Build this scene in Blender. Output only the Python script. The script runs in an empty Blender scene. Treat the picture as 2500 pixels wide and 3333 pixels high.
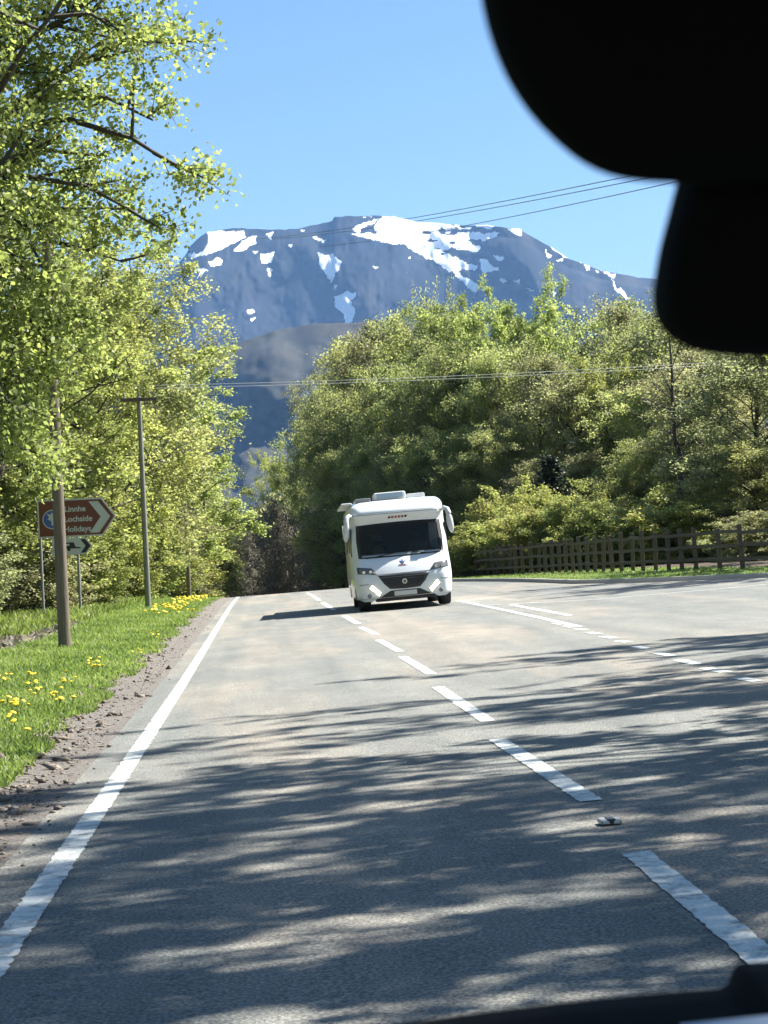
import bpy, bmesh, math, random
import numpy as np
from mathutils import Vector, Matrix
C = bpy.context.scene.collection
S = bpy.context.scene
rad = math.radians

# ------------------------------------------------------------------ camera
F_PX, CX, CY = 6700.0, 1250.0, 1666.5          # the photograph is 2500 x 3333
EYE = np.array([0.0, 0.0, 1.3])
_y = np.array([844 - CX, -(1868 - CY), -F_PX]); _y /= np.linalg.norm(_y)      # world +Y (down the road) in camera axes
_r = rad(2.7)
_z = np.array([-math.sin(_r), math.cos(_r), 0.0]); _z -= _y * (_z @ _y); _z /= np.linalg.norm(_z)
_x = np.cross(_y, _z)
M_WC = np.stack([_x, _y, _z], axis=1)          # world -> camera
cam = bpy.data.cameras.new('camera'); cam_o = bpy.data.objects.new('camera', cam); C.objects.link(cam_o)
cam_o.matrix_world = Matrix.Translation(Vector(EYE)) @ Matrix(M_WC.T.tolist()).to_4x4()
cam.sensor_fit = 'HORIZONTAL'; cam.sensor_width = 24.0; cam.lens = F_PX / 2500 * 24.0
cam.clip_start = 0.05; cam.clip_end = 60000
cam.dof.use_dof = True; cam.dof.focus_distance = 48; cam.dof.aperture_fstop = 21
S.camera = cam_o
S.render.resolution_x, S.render.resolution_y = 768, 1024

def ray(px, py):
    d = np.array([px - CX, -(py - CY), -F_PX]); return M_WC.T @ d
def at(px, py, Y):                               # the point in the plane y = Y seen at a pixel of the photograph
    d = ray(px, py); return EYE + d * (Y / d[1])

# ------------------------------------------------------------------ light
SUN_EL, SUN_AZ = 50, 68                          # azimuth clockwise from +Y
w = bpy.data.worlds.new('World'); S.world = w; w.use_nodes = True
nt = w.node_tree; bg = nt.nodes['Background']
sky = nt.nodes.new('ShaderNodeTexSky'); sky.sky_type = 'NISHITA'; sky.sun_disc = False
sky.sun_elevation = rad(SUN_EL); sky.sun_rotation = rad(SUN_AZ)
sky.air_density = 1.0; sky.dust_density = 0.3; sky.ozone_density = 2.0; sky.altitude = 0
hsv = nt.nodes.new('ShaderNodeHueSaturation'); hsv.inputs['Saturation'].default_value = 1.15; hsv.inputs['Hue'].default_value = .500
nt.links.new(sky.outputs[0], hsv.inputs['Color']); nt.links.new(hsv.outputs[0], bg.inputs[0]); bg.inputs[1].default_value = 0.0465
sl = bpy.data.lights.new('sun', 'SUN'); sl.energy = 5.0; sl.angle = rad(0.53); sl.color = (1.0, 0.965, 0.90)
so = bpy.data.objects.new('sun', sl); C.objects.link(so)
sd = Vector((math.sin(rad(SUN_AZ)) * math.cos(rad(SUN_EL)), math.cos(rad(SUN_AZ)) * math.cos(rad(SUN_EL)), math.sin(rad(SUN_EL))))
so.rotation_euler = sd.to_track_quat('Z', 'Y').to_euler(); so.location = (30, 0, 40)
S.view_settings.view_transform = 'Standard'; S.view_settings.look = 'None'
S.view_settings.exposure = 1.72; S.view_settings.gamma = 1; S.view_settings.use_curve_mapping = False
S.cycles.max_bounces = 8; S.cycles.diffuse_bounces = 5; S.cycles.transparent_max_bounces = 8; S.cycles.volume_bounces = 0
S.cycles.use_denoising = True

# ------------------------------------------------------------------ helpers
def tag(o, label=None, cat=None, group=None, kind=None):
    if label: o['label'] = label
    if cat: o['category'] = cat
    if group: o['group'] = group
    if kind: o['kind'] = kind
    return o
def link(name, me, mat=None, parent=None, loc=(0, 0, 0)):
    o = bpy.data.objects.new(name, me); C.objects.link(o); o.location = loc
    if mat is not None and not me.materials: me.materials.append(mat)
    if parent is not None: o.parent = parent
    return o
def empty(name, loc=(0, 0, 0), rz=0):
    o = bpy.data.objects.new(name, None); C.objects.link(o); o.location = loc; o.rotation_euler = (0, 0, rz); o.empty_display_size = .3
    return o
def npmesh(name, V, quads=None, tris=None, smooth=False, attrs=None):
    V = np.asarray(V, dtype=np.float32); me = bpy.data.meshes.new(name)
    parts, sizes = [], []
    if quads is not None and len(quads): parts.append(np.asarray(quads, dtype=np.int32).ravel()); sizes.append(np.full(len(quads), 4, np.int32))
    if tris is not None and len(tris): parts.append(np.asarray(tris, dtype=np.int32).ravel()); sizes.append(np.full(len(tris), 3, np.int32))
    L = np.concatenate(parts); sz = np.concatenate(sizes)
    me.vertices.add(len(V)); me.vertices.foreach_set('co', V.ravel())
    me.loops.add(len(L)); me.loops.foreach_set('vertex_index', L)
    me.polygons.add(len(sz)); st = np.concatenate([[0], np.cumsum(sz)[:-1]]).astype(np.int32)
    me.polygons.foreach_set('loop_start', st); me.polygons.foreach_set('loop_total', sz)
    if smooth: me.polygons.foreach_set('use_smooth', np.ones(len(sz), dtype=bool))
    for k, a in (attrs or {}).items():
        at_ = me.attributes.new(k, 'FLOAT', 'POINT'); at_.data.foreach_set('value', np.asarray(a, dtype=np.float32))
    me.update(calc_edges=True); me.validate()
    return me
def bm_mesh(name, bm, smooth=False):
    me = bpy.data.meshes.new(name); bmesh.ops.recalc_face_normals(bm, faces=bm.faces[:]); bm.to_mesh(me); bm.free()
    if smooth:
        for p in me.polygons: p.use_smooth = True
    return me
def box_bm(bm, lo, hi, bev=0.0):
    lo, hi = Vector(lo), Vector(hi)
    r = bmesh.ops.create_cube(bm, size=1.0, matrix=Matrix.Translation((lo + hi) / 2) @ Matrix.Diagonal((*(hi - lo), 1)))
    if bev:
        es = list({e for v in r['verts'] for e in v.link_edges})
        bmesh.ops.bevel(bm, geom=es, offset=bev, segments=2, affect='EDGES', profile=.5)
def box(name, lo, hi, mat, parent=None, bev=0.0):
    bm = bmesh.new(); box_bm(bm, lo, hi, bev); return link(name, bm_mesh(name, bm), mat, parent)
def tube_arrays(P, R, n):
    P = np.asarray(P, float); R = np.asarray(R, float); k = len(P)
    T = np.gradient(P, axis=0); T /= np.linalg.norm(T, axis=1)[:, None] + 1e-9
    ref = np.array([0.31, 0.95, 0.05]) if abs(T[0][2]) > .6 else np.array([0, 0, 1.0])
    A = np.cross(T, ref); A /= np.linalg.norm(A, axis=1)[:, None] + 1e-9; B = np.cross(T, A)
    a = np.arange(n) * 2 * math.pi / n
    V = P[:, None, :] + R[:, None, None] * (np.cos(a)[None, :, None] * A[:, None, :] + np.sin(a)[None, :, None] * B[:, None, :])
    i = np.arange(k - 1)[:, None] * n; j = np.arange(n)[None, :]; j2 = (j + 1) % n
    Q = np.stack([i + j, i + j2, i + n + j2, i + n + j], axis=-1).reshape(-1, 4)
    return V.reshape(-1, 3), Q
class Acc:
    def __init__(s): s.V, s.Q, s.T, s.n = [], [], [], 0
    def add(s, V, Q=None, T=None):
        s.V.append(V)
        if Q is not None and len(Q): s.Q.append(np.asarray(Q) + s.n)
        if T is not None and len(T): s.T.append(np.asarray(T) + s.n)
        s.n += len(V)
    def tube(s, P, R, n=6):
        V, Q = tube_arrays(P, R, n); s.add(V, Q)
    def mesh(s, name, smooth=False, attrs=None):
        return npmesh(name, np.concatenate(s.V), np.concatenate(s.Q) if s.Q else None, np.concatenate(s.T) if s.T else None, smooth, attrs)

# ------------------------------------------------------------------ materials
def new_mat(name):
    m = bpy.data.materials.new(name); m.use_nodes = True; t = m.node_tree
    return m, t, t.nodes['Principled BSDF'], t.nodes['Material Output']
def flat(name, col, rough=.6, metal=0, spec=.5, emit=None, es=0, coat=0):
    m, t, b, o = new_mat(name)
    b.inputs['Base Color'].default_value = (*col, 1); b.inputs['Roughness'].default_value = rough; b.inputs['Metallic'].default_value = metal
    b.inputs['Specular IOR Level'].default_value = spec; b.inputs['Coat Weight'].default_value = coat
    if emit: b.inputs['Emission Color'].default_value = (*emit, 1); b.inputs['Emission Strength'].default_value = es
    return m
def nd(t, typ, **kw):
    n = t.nodes.new(typ)
    for k, v in kw.items(): setattr(n, k, v)
    return n
def noise(t, vec, scale, detail=4, rough=.55, dist=0):
    n = nd(t, 'ShaderNodeTexNoise'); n.inputs['Scale'].default_value = scale; n.inputs['Detail'].default_value = detail
    n.inputs['Roughness'].default_value = rough; n.inputs['Distortion'].default_value = dist
    if vec is not None: t.links.new(vec, n.inputs['Vector'])
    return n.outputs['Fac']
def ramp(t, fac, stops):
    r = nd(t, 'ShaderNodeValToRGB'); e = r.color_ramp.elements
    while len(e) < len(stops): e.new(.5)
    for i, (p, c) in enumerate(stops): e[i].position = p; e[i].color = (*c, 1) if len(c) == 3 else c
    t.links.new(fac, r.inputs[0]); return r.outputs[0]
def mix(t, fac, a, b, mode='MIX'):
    m = nd(t, 'ShaderNodeMix', data_type='RGBA', blend_type=mode)
    for i, v in ((0, fac), (6, a), (7, b)):
        if isinstance(v, (int, float)): m.inputs[i].default_value = v
        elif isinstance(v, tuple): m.inputs[i].default_value = (*v, 1)
        else: t.links.new(v, m.inputs[i])
    return m.outputs[2]
def mapped(t, scale=(1, 1, 1), geo=True, rot=(0, 0, 0)):
    g = nd(t, 'ShaderNodeNewGeometry').outputs['Position'] if geo else nd(t, 'ShaderNodeTexCoord').outputs['Object']
    m = nd(t, 'ShaderNodeMapping'); m.inputs['Scale'].default_value = scale; m.inputs['Rotation'].default_value = rot; t.links.new(g, m.inputs[0]); return m.outputs[0]
def bump(t, b, fac, strength=.3, dist=.02):
    n = nd(t, 'ShaderNodeBump'); n.inputs['Strength'].default_value = strength; n.inputs['Distance'].default_value = dist
    t.links.new(fac, n.inputs['Height']); t.links.new(n.outputs[0], b.inputs['Normal'])
BW = lambda a, b: [(a, (0, 0, 0)), (b, (1, 1, 1))]

def mat_asphalt():
    m, t, b, o = new_mat('asphalt'); p = mapped(t); ps = mapped(t, (1.0, .16, 1))
    tan = ramp(t, noise(t, ps, .55, 5, .6, .4), BW(.46, .60))
    col = mix(t, tan, (.166, .168, .152), (.225, .203, .170))
    wheel = ramp(t, noise(t, mapped(t, (1.3, .03, 1)), 1.0, 3), BW(.42, .62))
    col = mix(t, wheel, col, mix(t, 1.0, col, (.80, .83, .86), 'MULTIPLY'))
    blot = ramp(t, noise(t, mapped(t, (1, .35, 1)), 1.6, 6, .7), [(.3, (.78, .78, .78)), (.7, (1.16, 1.15, 1.13))])
    col = mix(t, 1.0, col, blot, 'MULTIPLY')
    ag = noise(t, p, 70, 3, .7); agc = ramp(t, ag, [(.36, (.42, .42, .42)), (.50, (1, 1, 1)), (.66, (1.9, 1.87, 1.8))])
    col = mix(t, 1.0, col, agc, 'MULTIPLY')
    t.links.new(col, b.inputs['Base Color']); b.inputs['Roughness'].default_value = .82; b.inputs['Specular IOR Level'].default_value = .35
    bump(t, b, ag, .6, .012); return m
def mat_paint():
    m, t, b, o = new_mat('road_paint'); p = mapped(t)
    wear = ramp(t, noise(t, p, 9, 8, .75, .2), BW(.38, .50))
    n2 = ramp(t, noise(t, p, 60, 3, .7), [(.3, (.75, .75, .74)), (.6, (1, 1, 1))])
    col = mix(t, 1.0, mix(t, wear, (.26, .26, .24), (.62, .64, .60)), n2, 'MULTIPLY')
    t.links.new(col, b.inputs['Base Color']); b.inputs['Roughness'].default_value = .7
    bump(t, b, noise(t, p, 60, 3), .4, .01); return m
def mat_ground():
    m, t, b, o = new_mat('ground_soil_and_grass'); p = mapped(t)
    at_ = nd(t, 'ShaderNodeAttribute', attribute_name='grassy').outputs['Fac']
    n1 = noise(t, p, 3.0, 6, .65)
    green = mix(t, ramp(t, noise(t, p, .5, 4), BW(.4, .6)), (.07, .13, .025), (.12, .16, .035))
    soil = mix(t, n1, (.035, .028, .02), (.13, .10, .07))
    ad = nd(t, 'ShaderNodeMath', operation='ADD'); t.links.new(at_, ad.inputs[0])
    sb = nd(t, 'ShaderNodeMath', operation='MULTIPLY_ADD'); t.links.new(n1, sb.inputs[0]); sb.inputs[1].default_value = .9; sb.inputs[2].default_value = -.45; t.links.new(sb.outputs[0], ad.inputs[1])
    col = mix(t, ramp(t, ad.outputs[0], BW(.42, .58)), soil, green)
    t.links.new(col, b.inputs['Base Color']); b.inputs['Roughness'].default_value = .95; b.inputs['Specular IOR Level'].default_value = .2
    bump(t, b, noise(t, p, 14, 6, .7), .8, .05); return m
def mat_gravel():
    m, t, b, o = new_mat('roadside_gravel'); p = mapped(t)
    n = noise(t, p, 26, 6, .75); n3 = noise(t, p, 4.5, 4, .6)
    col = ramp(t, n, [(.25, (.07, .060, .050)), (.45, (.155, .135, .115)), (.62, (.225, .205, .18)), (.8, (.34, .32, .29))])
    col = mix(t, ramp(t, n3, BW(.56, .66)), col, (.10, .070, .05))
    t.links.new(col, b.inputs['Base Color']); b.inputs['Roughness'].default_value = .95
    bump(t, b, n, 1.0, .04); return m
def mat_leaf(name, c1, c2, c3, trans=.55):
    m, t, b, o = new_mat(name)
    v = nd(t, 'ShaderNodeAttribute', attribute_name='tone').outputs['Fac']
    oi = nd(t, 'ShaderNodeObjectInfo').outputs['Random']
    col = ramp(t, v, [(0, c1), (.5, c2), (1, c3)])
    hs = nd(t, 'ShaderNodeHueSaturation'); t.links.new(col, hs.inputs['Color'])
    mr = nd(t, 'ShaderNodeMapRange'); mr.inputs[3].default_value = .478; mr.inputs[4].default_value = .520; t.links.new(oi, mr.inputs[0]); t.links.new(mr.outputs[0], hs.inputs['Hue'])
    mv = nd(t, 'ShaderNodeMapRange'); mv.inputs[3].default_value = .70; mv.inputs[4].default_value = 1.18
    fr = nd(t, 'ShaderNodeMath', operation='FRACT'); ml = nd(t, 'ShaderNodeMath', operation='MULTIPLY'); ml.inputs[1].default_value = 7.3
    t.links.new(oi, ml.inputs[0]); t.links.new(ml.outputs[0], fr.inputs[0]); t.links.new(fr.outputs[0], mv.inputs[0]); t.links.new(mv.outputs[0], hs.inputs['Value'])
    b.inputs['Roughness'].default_value = .5; b.inputs['Specular IOR Level'].default_value = .35
    t.links.new(hs.outputs[0], b.inputs['Base Color'])
    tr = nd(t, 'ShaderNodeBsdfTranslucent'); t.links.new(mix(t, 1.0, hs.outputs[0], (1.3, 1.35, 1.0), 'MULTIPLY'), tr.inputs[0])
    ms = nd(t, 'ShaderNodeMixShader'); ms.inputs[0].default_value = trans; t.links.new(b.outputs[0], ms.inputs[1]); t.links.new(tr.outputs[0], ms.inputs[2])
    t.links.new(ms.outputs[0], o.inputs[0]); return m
def mat_wood(name, a, c, sc=(6, 6, .6)):
    m, t, b, o = new_mat(name); p = mapped(t, sc, geo=False)
    n = noise(t, p, 5, 6, .65); t.links.new(ramp(t, n, [(.3, a), (.7, c)]), b.inputs['Base Color'])
    b.inputs['Roughness'].default_value = .85; b.inputs['Specular IOR Level'].default_value = .25; bump(t, b, n, .5, .02); return m
def mat_mountain(name, cols, snow=True, sc=1.0):
    m, t, b, o = new_mat(name); p = mapped(t, (sc, sc, sc))
    n = noise(t, p, .0035, 9, .6, .6); n2 = noise(t, mapped(t, (sc, sc * .3, sc * .35)), .012, 6, .6)
    col = ramp(t, n, [(.32, cols[0]), (.5, cols[1]), (.68, cols[2])])
    col = mix(t, 1.0, col, ramp(t, n2, [(.3, (.5, .5, .5)), (.7, (1.5, 1.5, 1.5))]), 'MULTIPLY')
    if snow:
        s = nd(t, 'ShaderNodeAttribute', attribute_name='snow').outputs['Fac']
        ms = nd(t, 'ShaderNodeMath', operation='MULTIPLY_ADD'); t.links.new(noise(t, p, .032, 8, .75), ms.inputs[0]); ms.inputs[1].default_value = 1.3; ms.inputs[2].default_value = -.68
        ad = nd(t, 'ShaderNodeMath', operation='ADD'); t.links.new(s, ad.inputs[0]); t.links.new(ms.outputs[0], ad.inputs[1])
        col = mix(t, ramp(t, ad.outputs[0], BW(.44, .56)), col, (.92, .93, .94))
    t.links.new(col, b.inputs['Base Color']); b.inputs['Roughness'].default_value = .95; b.inputs['Specular IOR Level'].default_value = .1
    return m

M = dict(
    asphalt=mat_asphalt(), paint=mat_paint(), ground=mat_ground(), gravel=mat_gravel(),
    kerb=flat('kerb_concrete', (.34, .33, .30), .9),
    leaf_l=mat_leaf('leaf_fresh', (.16, .185, .065), (.28, .31, .105), (.41, .44, .165), .6),
    leaf_b=mat_leaf('leaf_birch', (.20, .22, .10), (.32, .345, .15), (.42, .44, .19), .62),
    leaf_y=mat_leaf('leaf_yellow', (.18, .20, .07), (.30, .32, .11), (.41, .42, .16), .6),
    leaf_d=mat_leaf('leaf_dull', (.18, .185, .11), (.28, .285, .155), (.36, .36, .20), .6),
    leaf_c=mat_leaf('needle_dark', (.012, .022, .010), (.022, .038, .016), (.035, .05, .02), .1),
    twig=mat_leaf('twig_brown', (.11, .095, .08), (.19, .165, .14), (.27, .24, .21), .45),
    grass=mat_leaf('grass_blade', (.10, .145, .035), (.18, .235, .06), (.29, .33, .11), .5),
    bark=mat_wood('bark', (.035, .030, .024), (.10, .085, .068)),
    bark_p=mat_wood('bark_pale', (.09, .08, .07), (.26, .24, .21)),
    pole_g=mat_wood('pole_grey', (.14, .14, .12), (.28, .28, .24), (9, 9, .3)), pole=mat_wood('pole_wood', (.10, .080, .060), (.22, .185, .145), (9, 9, .3)),
    fence=mat_wood('fence_wood', (.065, .052, .040), (.16, .13, .10)),
    white=flat('white_gelcoat', (.70, .72, .72), .28, coat=.6),
    offwhite=flat('off_white_plastic', (.56, .57, .56), .4),
    grey=flat('grey_plastic', (.20, .21, .22), .5), black=flat('black_plastic', (.018, .018, .019), .5),
    rubber=flat('rubber', (.022, .022, .023), .8), chrome=flat('chrome', (.6, .6, .6), .15, 1),
    glass=flat('dark_glass', (.03, .037, .04), .12, 0, .3), lens=flat('lamp_lens', (.17, .18, .19), .15, .3),
    skyglass=flat('tinted_acrylic', (.22, .30, .38), .15),
    drl=flat('lit_running_lamp', (.9, .9, .6), .3, emit=(1, .98, .5), es=3.0),
    badge=flat('badge_dull_red', (.16, .09, .09), .4),
    bar=flat('grille_bar_dark', (.05, .05, .052), .5),
    red=flat('red_mark', (.28, .04, .05), .5), blue=flat('blue_mark', (.05, .10, .30), .5),
    plate=flat('plate_white', (.55, .56, .54), .5), alloy=flat('wheel_alloy', (.45, .46, .47), .35, .8),
    brown=flat('sign_brown', (.15, .040, .018), .5), signw=flat('sign_white', (.50, .52, .49), .5), signblk=flat('sign_black', (.02, .02, .02), .5),
    steel=flat('galvanised_steel', (.28, .29, .28), .55, .4), wire=flat('wire', (.05, .055, .06), .6), wirel=flat('wire_aluminium', (.42, .44, .42), .5, .3),
    carblack=flat('car_trim_black', (.004, .004, .005), .8, 0, .06), paper=flat('paper_pale', (.45, .52, .60), .6),
    dand=flat('dandelion_yellow', (.80, .58, .015), .6), stone=flat('stone_pale', (.38, .35, .30), .9),
)

# ------------------------------------------------------------------ ground form
_K = [(-80, -.05, 0), (0, 0, 0), (20, .02, .002), (50, .19, .006), (80, .33, .0), (97, .30, -.0100), (118, -.10, -.034), (165, -2.4, -.058), (230, -5.5, -.03), (420, -8, 0), (9000, -8, 0)]
def gY(Y):
    Y = np.asarray(Y, float); out = np.full(Y.shape, _K[0][1])
    for (a, za, sa), (b, zb, sb) in zip(_K, _K[1:]):
        h = b - a; t = np.clip((Y - a) / h, 0, 1)
        v = za * (2*t**3 - 3*t**2 + 1) + sa*h * (t**3 - 2*t**2 + t) + zb * (-2*t**3 + 3*t**2) + sb*h * (t**3 - t**2)
        out = np.where(Y >= a, v, out)
    return out
def sm(x, a, b): t = np.clip((x - a) / (b - a), 0, 1); return t * t * (3 - 2 * t)
def GZ(X, Y):
    X = np.asarray(X, float); Y = np.asarray(Y, float)
    cr = .033 * np.clip(X, -1.3, 16) * (1 - .6 * sm(Y, 120, 200))
    z = gY(Y) + cr
    z = z + .02 * sm(-X, 1.7, 2.6) + .05 * sm(-X, 2.6, 5.0) * 1.0
    ditch = sm(-X, 4.6, 5.6) * (1 - sm(-X, 7.5, 10)) * sm(Y, 20, 30) * (1 - sm(Y, 48, 60))
    return z - .35 * ditch
XR_PTS = [(-80, 4.95), (12, 4.95), (16, 5.6), (21, 7.6), (25, 10.5), (28.5, 16), (31.5, 45), (40, 45), (41.5, 18), (45, 14.8), (50, 12.4), (52.4, 11.5), (55, 10.4), (60, 9.2), (72.4, 8.7), (83.2, 8.0), (95, 7.0), (108, 5.6), (125, 4.95), (400, 4.95)]
def XR(Y): return np.interp(Y, [p[0] for p in XR_PTS], [p[1] for p in XR_PTS])
XL = -1.32

def ylist():
    return np.concatenate([np.arange(-60, 0, 4), np.arange(0, 50, .5), np.arange(50, 180, 1), np.arange(180, 420, 8), np.geomspace(420, 12000, 24)])
def build_ground():
    ys = ylist(); xp = np.concatenate([np.arange(0, 20, .5), np.arange(20, 80, 4), np.geomspace(80, 6000, 20)])
    xs = np.concatenate([-xp[::-1][:-1], xp]); X, Y = np.meshgrid(xs, ys)
    rng = np.random.default_rng(5)
    on = (X > XL - .2) & (X < XR(Y) + .3)
    Z = GZ(X, Y) - np.where(on, .06, .012) + np.where(on, 0, rng.normal(0, .012, X.shape))
    Z = Z + np.where(~on & (X > 4), .06 * sm(X - XR(Y), .3, .9), 0)
    # the valley floor swells gently far away
    Z = Z + 6 * sm(np.hypot(X, Y), 500, 1500) * np.sin(X * .0021 + 1) * np.cos(Y * .0017)
    ny, nx = X.shape; i = np.arange(ny - 1)[:, None] * nx + np.arange(nx - 1)[None, :]
    Q = np.stack([i, i + 1, i + nx + 1, i + nx], -1).reshape(-1, 4)
    g = np.where(X < 0, sm(-X, 1.75, 2.1) * (1 - sm(-X, 4.7, 5.3) * sm(Y, 10, 25)), 1 - sm(X - XR(Y), 4.5, 6.5))
    g = np.where(Y > 400, .8, g)
    me = npmesh('ground', np.stack([X, Y, Z], -1).reshape(-1, 3), Q, smooth=True, attrs={'grassy': g.ravel()})
    tag(link('ground', me, M['ground']), kind='structure')
build_ground()

def sheet(name, xa, xb, ys, n, mat, off, parent=None, jag=None):
    ys = np.asarray(ys, float); a = np.array([xa(y) for y in ys]); b = np.array([xb(y) for y in ys])
    if jag: rng = np.random.default_rng(3); a = a + rng.normal(0, jag, a.shape); b = b + rng.normal(0, jag, b.shape) * 0
    t = np.linspace(0, 1, n); X = a[:, None] * (1 - t) + b[:, None] * t; Y = np.repeat(ys[:, None], n, 1)
    Z = GZ(X, Y) + off; k = len(ys); i = np.arange(k - 1)[:, None] * n + np.arange(n - 1)[None, :]
    Q = np.stack([i, i + 1, i + n + 1, i + n], -1).reshape(-1, 4)
    return link(name, npmesh(name, np.stack([X, Y, Z], -1).reshape(-1, 3), Q, smooth=True), mat, parent)
def mat_cabglass():
    m, t, b, o = new_mat('windscreen_glass'); b.inputs['Base Color'].default_value = (.02, .025, .027, 1); b.inputs['Roughness'].default_value = .05; b.inputs['Specular IOR Level'].default_value = .5
    tr = nd(t, 'ShaderNodeBsdfTransparent'); tr.inputs[0].default_value = (.80, .86, .86, 1); ms = nd(t, 'ShaderNodeMixShader'); ms.inputs[0].default_value = .62
    t.links.new(b.outputs[0], ms.inputs[1]); t.links.new(tr.outputs[0], ms.inputs[2]); t.links.new(ms.outputs[0], o.inputs[0]); return m
M['cabglass'] = mat_cabglass(); M['seat'] = flat('seat_fabric', (.16, .17, .17), .9)
road = tag(sheet('road', lambda y: XL, XR, np.concatenate([np.arange(-50, 10, 2), np.arange(10, 130, .5), np.arange(130, 330, 2)]), 60, M['asphalt'], 0), kind='structure')
shoulder = tag(sheet('gravel_shoulder', lambda y: -1.93 + .10 * math.sin(y * .9) + .07 * math.sin(y * 2.7 + 1), lambda y: XL + .03, np.arange(4, 130, .12), 12, M['gravel'], .004, jag=.05), kind='structure')

def strip(pts, wd, name, parent, off=.005, n_per=.045, jag=.0035, mat=None):
    P = np.asarray(pts, float); seg = np.linalg.norm(np.diff(P, axis=0), axis=1); s = np.concatenate([[0], np.cumsum(seg)])
    k = max(2, int(s[-1] / n_per) + 1); ss = np.linspace(0, s[-1], k); X = np.interp(ss, s, P[:, 0]); Y = np.interp(ss, s, P[:, 1])
    T = np.stack([np.gradient(X), np.gradient(Y)], 1); T /= np.linalg.norm(T, axis=1)[:, None]; N = np.stack([-T[:, 1], T[:, 0]], 1)
    rng = np.random.default_rng(int(abs(P[0, 1]) * 97) + 7); js = rng.normal(0, jag, (2, k))
    a = np.stack([X, Y], 1) + N * (wd / 2 + js[0])[:, None]; b = np.stack([X, Y], 1) - N * (wd / 2 + js[1])[:, None]
    V = np.concatenate([np.column_stack([a, GZ(a[:, 0], a[:, 1]) + off]), np.column_stack([b, GZ(b[:, 0], b[:, 1]) + off])])
    i = np.arange(k - 1); Q = np.stack([i, i + 1, i + k + 1, i + k], 1)
    o = link(name, npmesh(name, V, Q), mat or M['paint'], parent); return o
def gpt(px, py):                                  # where the line of sight through a pixel meets the ground
    d = ray(px, py); lo, hi = 4.0, 140.0
    best = None
    for Y in np.arange(4, 140, .05):
        p = EYE + d * (Y / d[1])
        if p[2] < float(GZ(p[0], Y)): return (p[0], Y)
    return (p[0], Y)
strip([(-1.0, 3), (-1.0, 120)], .13, 'edge_line', road, jag=.004)
XC = 1.80
for px0, px1 in (((2070, 2780), (2560, 3190)), ((1618, 2408), (1925, 2612)), ((1425, 2238), (1590, 2350)), ((1310, 2138), (1405, 2195)), ((1232, 2083), (1302, 2122)),
                 ((1175, 2042), (1226, 2067)), ((1120, 2005), (1166, 2031)), ((1050, 1962), (1088, 1986)), ((1000, 1930), (1040, 1955))):
    a, b = gpt(*px0), gpt(*px1); pass
    strip([a, b], .12 if a[1] < 45 else .14, 'centre_line_mark', road)
rl = [(1490, 1955), (1640, 1986), (1760, 2012), (1885, 2041)]
strip([gpt(*p) for p in rl], .13, 'junction_line', road)
for x0, y0, x1, y1 in ((610, 721, 650, 729), (662, 735, 705, 743), (716, 750, 765, 756), (778, 768, 832, 776), (845, 788, 908, 797), (922, 810, 975, 816), (1000, 836, 1080, 850), (1100, 868, 1190, 884), (1222, 904, 1312, 924), (1352, 944, 1392, 955), (1405, 957, 1455, 965), (1502, 990, 1610, 1010)):
    strip([gpt(1400 + x0*.663, 1550 + y0*.663), gpt(1400 + x1*.663, 1550 + y1*.663)], .13, 'junction_line_mark', road)
strip([gpt(1665, 1969), gpt(1855, 2004)], .14, 'side_road_mark', road)
strip([gpt(*p) for p in ((1560, 1972), (1665, 1966), (1800, 1960), (1950, 1951), (2096, 1938), (2300, 1921), (2500, 1902), (2700, 1885))], .12, 'side_road_edge_line', road)
# kerb along the far side of the junction, a real step
kb = Acc(); yk = np.concatenate([np.arange(42, 126, 1.0)])
kx = XR(yk); prof = [(0, -.03), (0, .10), (.02, .12), (.14, .12), (.14, -.05)]
V = np.array([[x + dx, y, float(GZ(x, y)) + dz] for x, y in zip(kx, yk) for dx, dz in prof])
i = (np.arange(len(yk) - 1)[:, None] * 5 + np.arange(4)[None, :]); kb.add(V, np.stack([i, i + 1, i + 6, i + 5], -1).reshape(-1, 4))
tag(link('kerb', kb.mesh('kerb'), M['kerb']), kind='structure')
# cat's eye stud
def cats_eye(px, py, label):
    x, y = gpt(px, py); r = empty('road_stud', (x, y, float(GZ(x, y)) + .004))
    box('stud_body', (-.05, -.06, 0), (.05, .06, .022), M['steel'], r, .008)
    box('rubber_pad', (-.018, -.062, .006), (.018, .03, .026), M['black'], r)
    for s in (-1, 1): box('reflector', (s * .025 - .014, -.066, .006), (s * .025 + .014, -.058, .018), M['signw'], r)
    tag(r, label, 'road stud')
cats_eye(1985, 2687, 'small steel road stud with reflectors between two centre line marks')

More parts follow.
